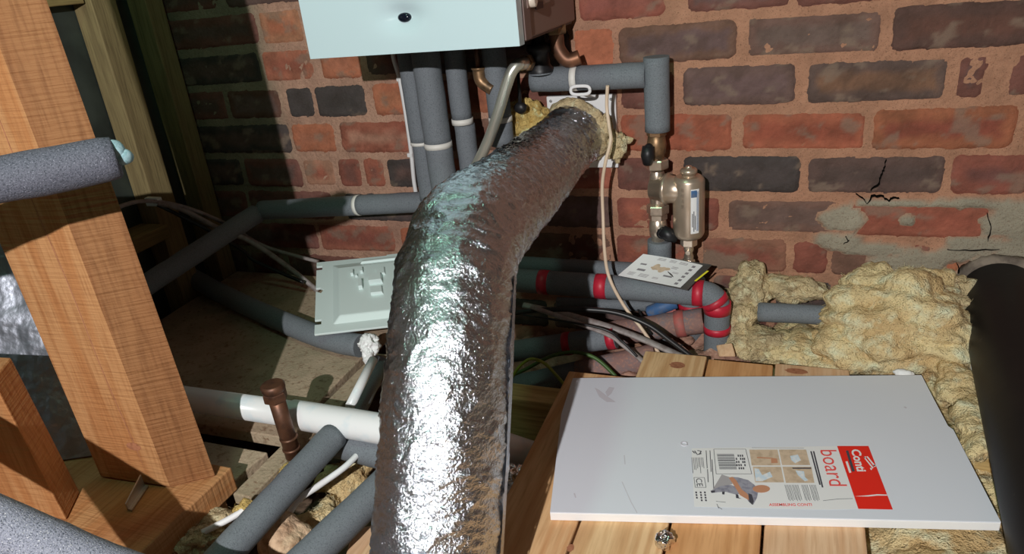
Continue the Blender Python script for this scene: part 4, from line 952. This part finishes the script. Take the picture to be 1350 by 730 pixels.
def LQ(mb, a0, a1, b0, b1, h=.0004): mb.add([LP(a0,b0,h),LP(a1,b0,h),LP(a1,b1,h),LP(a0,b1,h)], [(0,1,2,3)], smooth=False)
tx_ = MB()
for (a0, a1, b0, b1, rows) in ((.30,.45,.84,.95,3),(.50,.62,.84,.95,3),(.66,.80,.84,.95,3),(.10,.22,.10,.24,4),(.28,.44,.10,.24,4),(.50,.60,.12,.2,2),(.62,.72,.62,.72,2),(.70,.80,.45,.52,2)):
    for r_ in range(rows):
        bb0 = b0+(b1-b0)*r_/rows; LQ(tx_, a0, a1-.02*random.random(), bb0, bb0+(b1-b0)/rows*.5)
tx_.build('printed_text', M['inklight'], lf)
ti = MB()
for (a0,a1,b0,b1) in ((.13,.23,.56,.62),(.17,.30,.32,.40),(.62,.76,.27,.33)): LQ(ti, a0,a1,b0,b1)
for q in range(6): LQ(ti, .875, .925, .06+.15*q, .14+.15*q)
ti.build('printed_heading', M['ink'], lf)
pc = MB()
for (a,b,ra,rb_) in ((.46,.52,.13,.07),(.40,.56,.05,.13),(.52,.50,.05,.12),(.58,.56,.05,.06)):
    vs = [LP(a+ra*math.cos(2*math.pi*q/20), b+rb_*math.sin(2*math.pi*q/20), .0006) for q in range(20)]; pc.add(vs, [tuple(range(20))], smooth=False)
pc.build('printed_picture', M['pic_tan'], lf)

# ================================================================== PLANKS
ZD = -.5
pb = [(-.317,-.2125,-.305),(-.2095,-.1095,-.219),(-.1065,-.0085,-.227),(-.0055,.0995,-.221)]
labs = ['leftmost plank of the platform, half shaded by the foil duct','second plank from the left with a round knot at its far end','third plank from the left, warm orange at its far end','rightmost plank of the platform, beside the glass wool']
PK = []
for q, (a, b, yb_) in enumerate(pb):
    t = thing('plank', labs[q], 'plank', ((a+b)/2,-.55,ZD-.021), 'planks of the platform')
    tw = .012 if q == 0 else 0
    MB().hexa([(a+tw,-1.05,ZD-.021),(b,-1.05,ZD-.021),(b,yb_,ZD-.021),(a,yb_,ZD-.021),(a+tw,-1.05,ZD),(b,-1.05,ZD),(b,yb_,ZD),(a,yb_,ZD)]).build('timber', M['plank%d'%q], t, bevel=.0025)
    PK.append(t)
def knot(px, py, rx, ry, par):
    c = Pz(px, py, ZD+.0003); mb = MB()
    vs = [c]+[c+Vector((rx*math.cos(2*math.pi*k/18)*(1+.12*math.sin(3*k)), ry*math.sin(2*math.pi*k/18), 0)) for k in range(18)]
    mb.add(vs, [(0,k+1,(k+1)%18+1) for k in range(18)], smooth=False); mb.build('knot', M['knot'], par)
knot(893,481,.012,.010,PK[1]); knot(1050,489,.016,.008,PK[3]); knot(752,722,.004,.006,PK[0])

# ================================================================== WHITE BOARD
zt_ = -.4875; zb_ = -.4997
oc = [(725,675),(740,545),(755,498),(1215,494),(1232,527),(1250,561),(1257,566),(1320,688)]
poly = [Pz(x,y,zt_) for x,y in oc]
cbd = thing('melamine_board', 'white faced board with a red and white label lying on the planks', 'board', Pz(1000,600,zb_))
core = MB(); core.prism([Vector((p.x,p.y,zb_)) for p in poly], (0,0,zt_-zb_-.0012)); core.build('core', M['contiedge'], cbd, bevel=.0006)
fc = MB(); fc.prism([Vector((p.x,p.y,zt_-.0011)) for p in poly], (0,0,.0011)); fc.build('white_face', M['conti'], cbd, bevel=.0004)
def G(x, y, h=0): p = Pz(x, y, zt_); p.z = zt_+h; return p
def z6(x, y): return (890+x/4.355, 560+y/4.357)
def flat(mb, pts, h): mb.add([G(x,y,h) for x,y in pts], [tuple(range(len(pts)))], smooth=False); return mb
h1, h2, h3, h4 = .00025, .00045, .00065, .00085
lbl = flat(MB(), [z6(95,135),z6(930,122),z6(1050,483),z6(870,488),z6(110,470)], h1).build('label', M['label'], cbd)
flat(MB(), [z6(930,122),z6(1110,122),z6(1250,487),z6(1052,483)], h2).build('red_panel', M['red'], lbl)
def txt(s, a, b, t, m, h=h3, bold=0.0):
    text_mb(s, G(*z6(*a),h), G(*z6(*b),h), G(*z6(*t),h), (0,0,0), bold).build('lettering', M[m], lbl)
txt('Conti', (1010,143), (1047,270), (1062,143), 'white', h4, .03)
txt('board', (832,146), (888,352), (925,146), 'redtext')
txt('ASSEMBLING CONTI', (540,467), (786,467), (538,452), 'redtext', h3, .015)
txt('CE', (118,310), (126,356), (152,308), 'black_ink')
# roof mark, dark strap, small line in the red panel
wm = MB()
for pl_ in ([(1082,188),(1092,182),(1098,186),(1086,194)], [(1082,188),(1088,186),(1140,248),(1132,252)], [(1098,184),(1106,182),(1150,236),(1142,240)], [(1132,252),(1128,262),(1122,258),(1118,248)], [(1138,232),(1150,230),(1153,240),(1142,244)]): flat(wm, [z6(*p) for p in pl_], h3)
flat(wm, [z6(x,y) for x,y in ((978,212),(990,210),(1012,275),(1000,278))], h3)
wm.build('roof_mark', M['white'], lbl)
flat(MB(), [z6(x,y) for x,y in ((980,150),(994,148),(1032,268),(1016,270))], h3).build('dark_strap', M['black_ink'], lbl)
cr = MB(); flat(cr, [z6(x,y) for x,y in ((1030,412),(1105,406),(1160,400),(1218,402),(1218,408),(1160,408),(1110,413))], h3); cr.build('crease', M['white'], lbl)
# product pictures
for q, (pts) in enumerate(([(426,143),(588,143),(606,234),(440,234)], [(596,143),(752,143),(776,232),(614,232)], [(446,241),(608,241),(626,331),(460,331)], [(616,241),(782,241),(800,334),(636,334)])):
    flat(MB(), [z6(*p) for p in pts], h2).build('picture', M['pic_tan'], lbl)
pb_ = MB()
flat(pb_, [z6(*p) for p in ((660,180),(705,172),(722,205),(690,222),(668,205))], h3)
flat(pb_, [z6(*p) for p in ((455,250),(480,255),(500,290),(545,270),(560,300),(500,325),(462,325))], h3)
flat(pb_, [z6(*p) for p in ((690,262),(740,268),(745,300),(765,320),(745,326),(705,290))], h3)
pb_.build('picture_detail', M['pic_blue'], lbl)
po = MB()
flat(po, [z6(*p) for p in ((550,190),(585,195),(590,220),(552,222))], h3); po.build('picture_detail', M['skin'], lbl); po = MB(); flat(po, [z6(*p) for p in ((470,185),(550,190),(548,196),(470,192))], h3)
po.build('picture_detail', M['skin'], lbl)
pkk = MB(); flat(pkk, [z6(*p) for p in ((672,247),(780,247),(782,254),(675,254))], h3); pkk.build('picture_detail', M['black_ink'], lbl)
# barcode box
bx = MB()
def line(mb, a, b, w, h):
    A, B_ = G(*z6(*a),h), G(*z6(*b),h); d = (B_-A).normalized(); n_ = Vector((-d.y, d.x, 0))*w/2
    mb.add([A-n_, B_-n_, B_+n_, A+n_], [(0,1,2,3)], smooth=False)
for a, b in (((222,140),(405,140)),((405,140),(440,283)),((440,283),(236,283)),((236,283),(222,140))): line(bx, a, b, .0006, h2)
for q in range(13):
    y = 170+q*7.0; wq = (.0010,.0017,.0007,.0014)[(q*5)%4]; line(bx, (240+q*1.2,y), (338+q*1.4,y), wq, h2)
bx.build('barcode', M['black_ink'], lbl)
tl_ = MB()
for k, x in enumerate((350,362,374,386,396)):
    for j in range(5):
        if (k*3+j) % 4: line(tl_, (x+j*1.5,172+j*18), (x+j*1.5+1.5,184+j*18), .0016, h2)
for x, y0_, y1_ in ((178,148,250),(186,255,330),(200,148,270),(212,200,365)):
    line(tl_, (x,y0_), (x+(y1_-y0_)*.06,y1_), .0009, h2)
for x in range(96,160,9): line(tl_, (x,188), (x+7,188+random.randint(40,95)), .0006, h2)
for x, w in ((120,2),(146,3),(170,3)):
    for j in range(w+1): line(tl_, (x+j*2,384+j*15), (x+j*2+2,394+j*15), .0019, h2)
for x in (780,795): line(tl_, (x,152), (x+52,345+(x-780)), .0018, h2)
line(tl_, (440,132),(740,134), .0005, h2)
for g_ in (630,672,726,772):
    for j in range(5): line(tl_, (g_+j*8,345), (g_+j*8+24,432+6*(j%2)), .0005, h2)
for a, b in (((108,303),(168,303)),((168,303),(178,360)),((178,360),(116,360)),((116,360),(108,303))): line(tl_, a, b, .0006, h2)
for a, b in (((128,148),(150,152)),((150,152),(140,170)),((112,150),(124,168)),((124,172),(152,166)),((100,150),(112,164))): line(tl_, a, b, .0014, h2)
for a, b in (((850,436),(940,426)),((940,426),(1020,424)),((235,440),(290,445)),((245,470),(270,486)),((240,455),(250,480))): line(tl_, a, b, .0006, h2)
tl_.build('fine_print', M['black_ink'], lbl)
# man in the picture: grey work clothes, tanned head and arms
mn = MB()
flat(mn, [z6(*p) for p in ((204,380),(215,374),(262,352),(320,345),(370,365),(380,395),(350,402),(290,385),(240,388),(212,392))], h2)
flat(mn, [z6(*p) for p in ((318,300),(360,302),(420,318),(455,345),(480,372),(470,420),(448,460),(420,440),(400,400),(345,350))], h2)
flat(MB(), [z6(*p) for p in ((215,372),(268,285),(312,300),(330,340))], h1+.0001).build('picture_detail', M['inklight'], lbl)
mn.build('picture_clothing', M['cloth'], lbl)
ms = MB()
flat(ms, [z6(495+50*math.cos(2*math.pi*k/20), 369+22*math.sin(2*math.pi*k/20)) for k in range(20)], h3)
flat(ms, [z6(*p) for p in ((308,305),(330,300),(350,318),(382,372),(412,395),(430,415),(440,440),(415,430),(372,405),(345,360))], h3)
ms.build('picture_skin', M['skin'], lbl)
mk = MB(); flat(mk, [z6(*p) for p in ((420,395),(440,402),(452,440),(444,462),(425,445))], h4); flat(mk, [z6(*p) for p in ((204,380),(230,378),(228,390),(208,392))], h3); flat(mk, [z6(*p) for p in ((270,385),(285,385),(283,402),(270,400))], h3); flat(mk, [z6(*p) for p in ((348,400),(362,402),(366,420),(382,426),(350,422))], h3)
mk.build('picture_detail', M['black_ink'], lbl)
# scuffs on the white face
sf = MB()
flat(sf, [(784,511),(790,514),(800,522),(812,530),(800,530),(790,523)], h1); flat(sf, [(798,517),(803,510),(810,511),(806,519),(801,523)], h1)
for qq, (a, b, w) in enumerate((((823,600),(824,612),.0012),((820,635),(832,662),.0010),((832,662),(840,676),.0010),((757,650),(759,656),.0016),((1123,618),(1125,620),.002),((1192,536),(1195,538),.003))):
    A, B_ = G(*a,h1), G(*b,h1); d = (B_-A).normalized(); n_ = Vector((-d.y,d.x,0))*w/2; MB().add([A-n_,B_-n_,B_+n_,A+n_], [(0,1,2,3)], smooth=False).build('scuff_mark', M['scuff'], cbd)
sf.build('scuff_mark', M['scuff'], cbd)
c = G(902,585,0); rgm = MB(); rgm.tube([c+Vector((.004*math.cos(2*math.pi*k/20),.004*math.sin(2*math.pi*k/20),0)) for k in range(21)], .0011, 8); rgm.build('plug_ring', M['scuff'], cbd)
# oddments
fbm = MB(); c = Pz(877,712,ZD+.007); fbm.blob(c, (.0095,.010,.0085), 4, .55, 75, 71, ridged=True, flatten=.0065); tag(fbm.build('foil_scrap', M['foil_ball']), 'small crumpled foil scrap on the planks in front of the white board', 'scrap')
pf_ = MB(); pf_.blob(Pz(676,632,-.53), (.022,.022,.016), 5, .5, 50, 72, ridged=True); tag(pf_.build('plastic_film', M['foil_ball']), 'crumpled shiny plastic film in the dark gap right of the foil duct', 'film')
tg_ = MB(); tg_.blob(Pz(1192,492,-.494), (.014,.008,.006), 4, .3, 60, 73); tag(tg_.build('tissue', M['rag']), 'small white scrap poking out behind the white board', 'scrap')
dl = MB(); dl.blob(Pz(372,712,-.535), (.032,.034,.026), 5, .3, 26, 81, flatten=.02); tag(dl.build('plaster_lump', M['lump']), 'pale plaster lump at the bottom edge between the lagged pipes', 'lump')
tag(MB().hexa([Pz(455,735,-.56),Pz(500,735,-.56),Pz(492,692,-.56),Pz(466,698,-.56),Pz(455,735,-.535),Pz(500,735,-.535),Pz(492,692,-.535),Pz(466,698,-.535)]).build('timber_offcut', M['plank3'], bevel=.002), 'pale timber offcut at the bottom edge left of the foil duct', 'offcut')
tag(MB().hexa([Pz(948,470,-.53),Pz(970,470,-.53),Pz(965,452,-.53),Pz(944,455,-.53),Pz(948,470,-.512),Pz(970,470,-.516),Pz(965,452,-.50),Pz(944,455,-.505)]).build('timber_offcut', M['plank3'], bevel=.002), 'small pale wood chunk in the wool behind the orange plank', 'offcut')
random.seed(11)
for q in range(14):
    px_, py_ = random.choice([(830,470),(850,445),(880,440),(905,445),(860,430),(790,500),(925,450),(820,490)])
    c = Pz(px_+random.uniform(-14,14), py_+random.uniform(-8,8), -.545); r_ = random.uniform(.006,.016)
    o = MB().blob(c, (r_,r_*random.uniform(.7,1.2),r_*.7), 3, .35, 60, 90+q).build('rubble_lump', M['rubble']); tag(o, 'dusty pinkish rubble lump among the taped pipes behind the planks', 'rubble', 'rubble lumps')

# ================================================================== LIGHT
def lamp(name, kind, loc, energy, color, radius=.01, target=None, size=None, spot=None):
    l = bpy.data.lights.new(name, kind); l.energy = energy; l.color = color
    o = bpy.data.objects.new(name, l); COL.objects.link(o); o.location = loc
    if kind in ('POINT','SPOT'): l.shadow_soft_size = radius
    if size: l.size = size
    if spot: l.spot_size = spot[0]; l.spot_blend = spot[1]
    if target: o.rotation_euler = (Vector(target)-Vector(loc)).to_track_quat('-Z','Y').to_euler()
    return o
lamp('torch', 'SPOT', (-.13,-1.90,.44), 96, (1.0,.985,.97), .009, target=(-.25,-.2,-.25), spot=(2.2,.4))
lamp('loft_lamp', 'AREA', (-.55,-1.0,.98), 2.1, (.50,1.0,.70), size=.12, target=(-.6,-.2,-.4))
w = bpy.data.worlds.new('world'); SC.world = w; w.use_nodes = True
bgn = w.node_tree.nodes['Background']; bgn.inputs[0].default_value = (.6,.68,.6,1); bgn.inputs[1].default_value = .03
vs_ = SC.view_settings; vs_.view_transform = 'Standard'; vs_.look = 'None'; vs_.gamma = 1; vs_.exposure = 0; vs_.use_curve_mapping = False
bpy.context.view_layer.update()
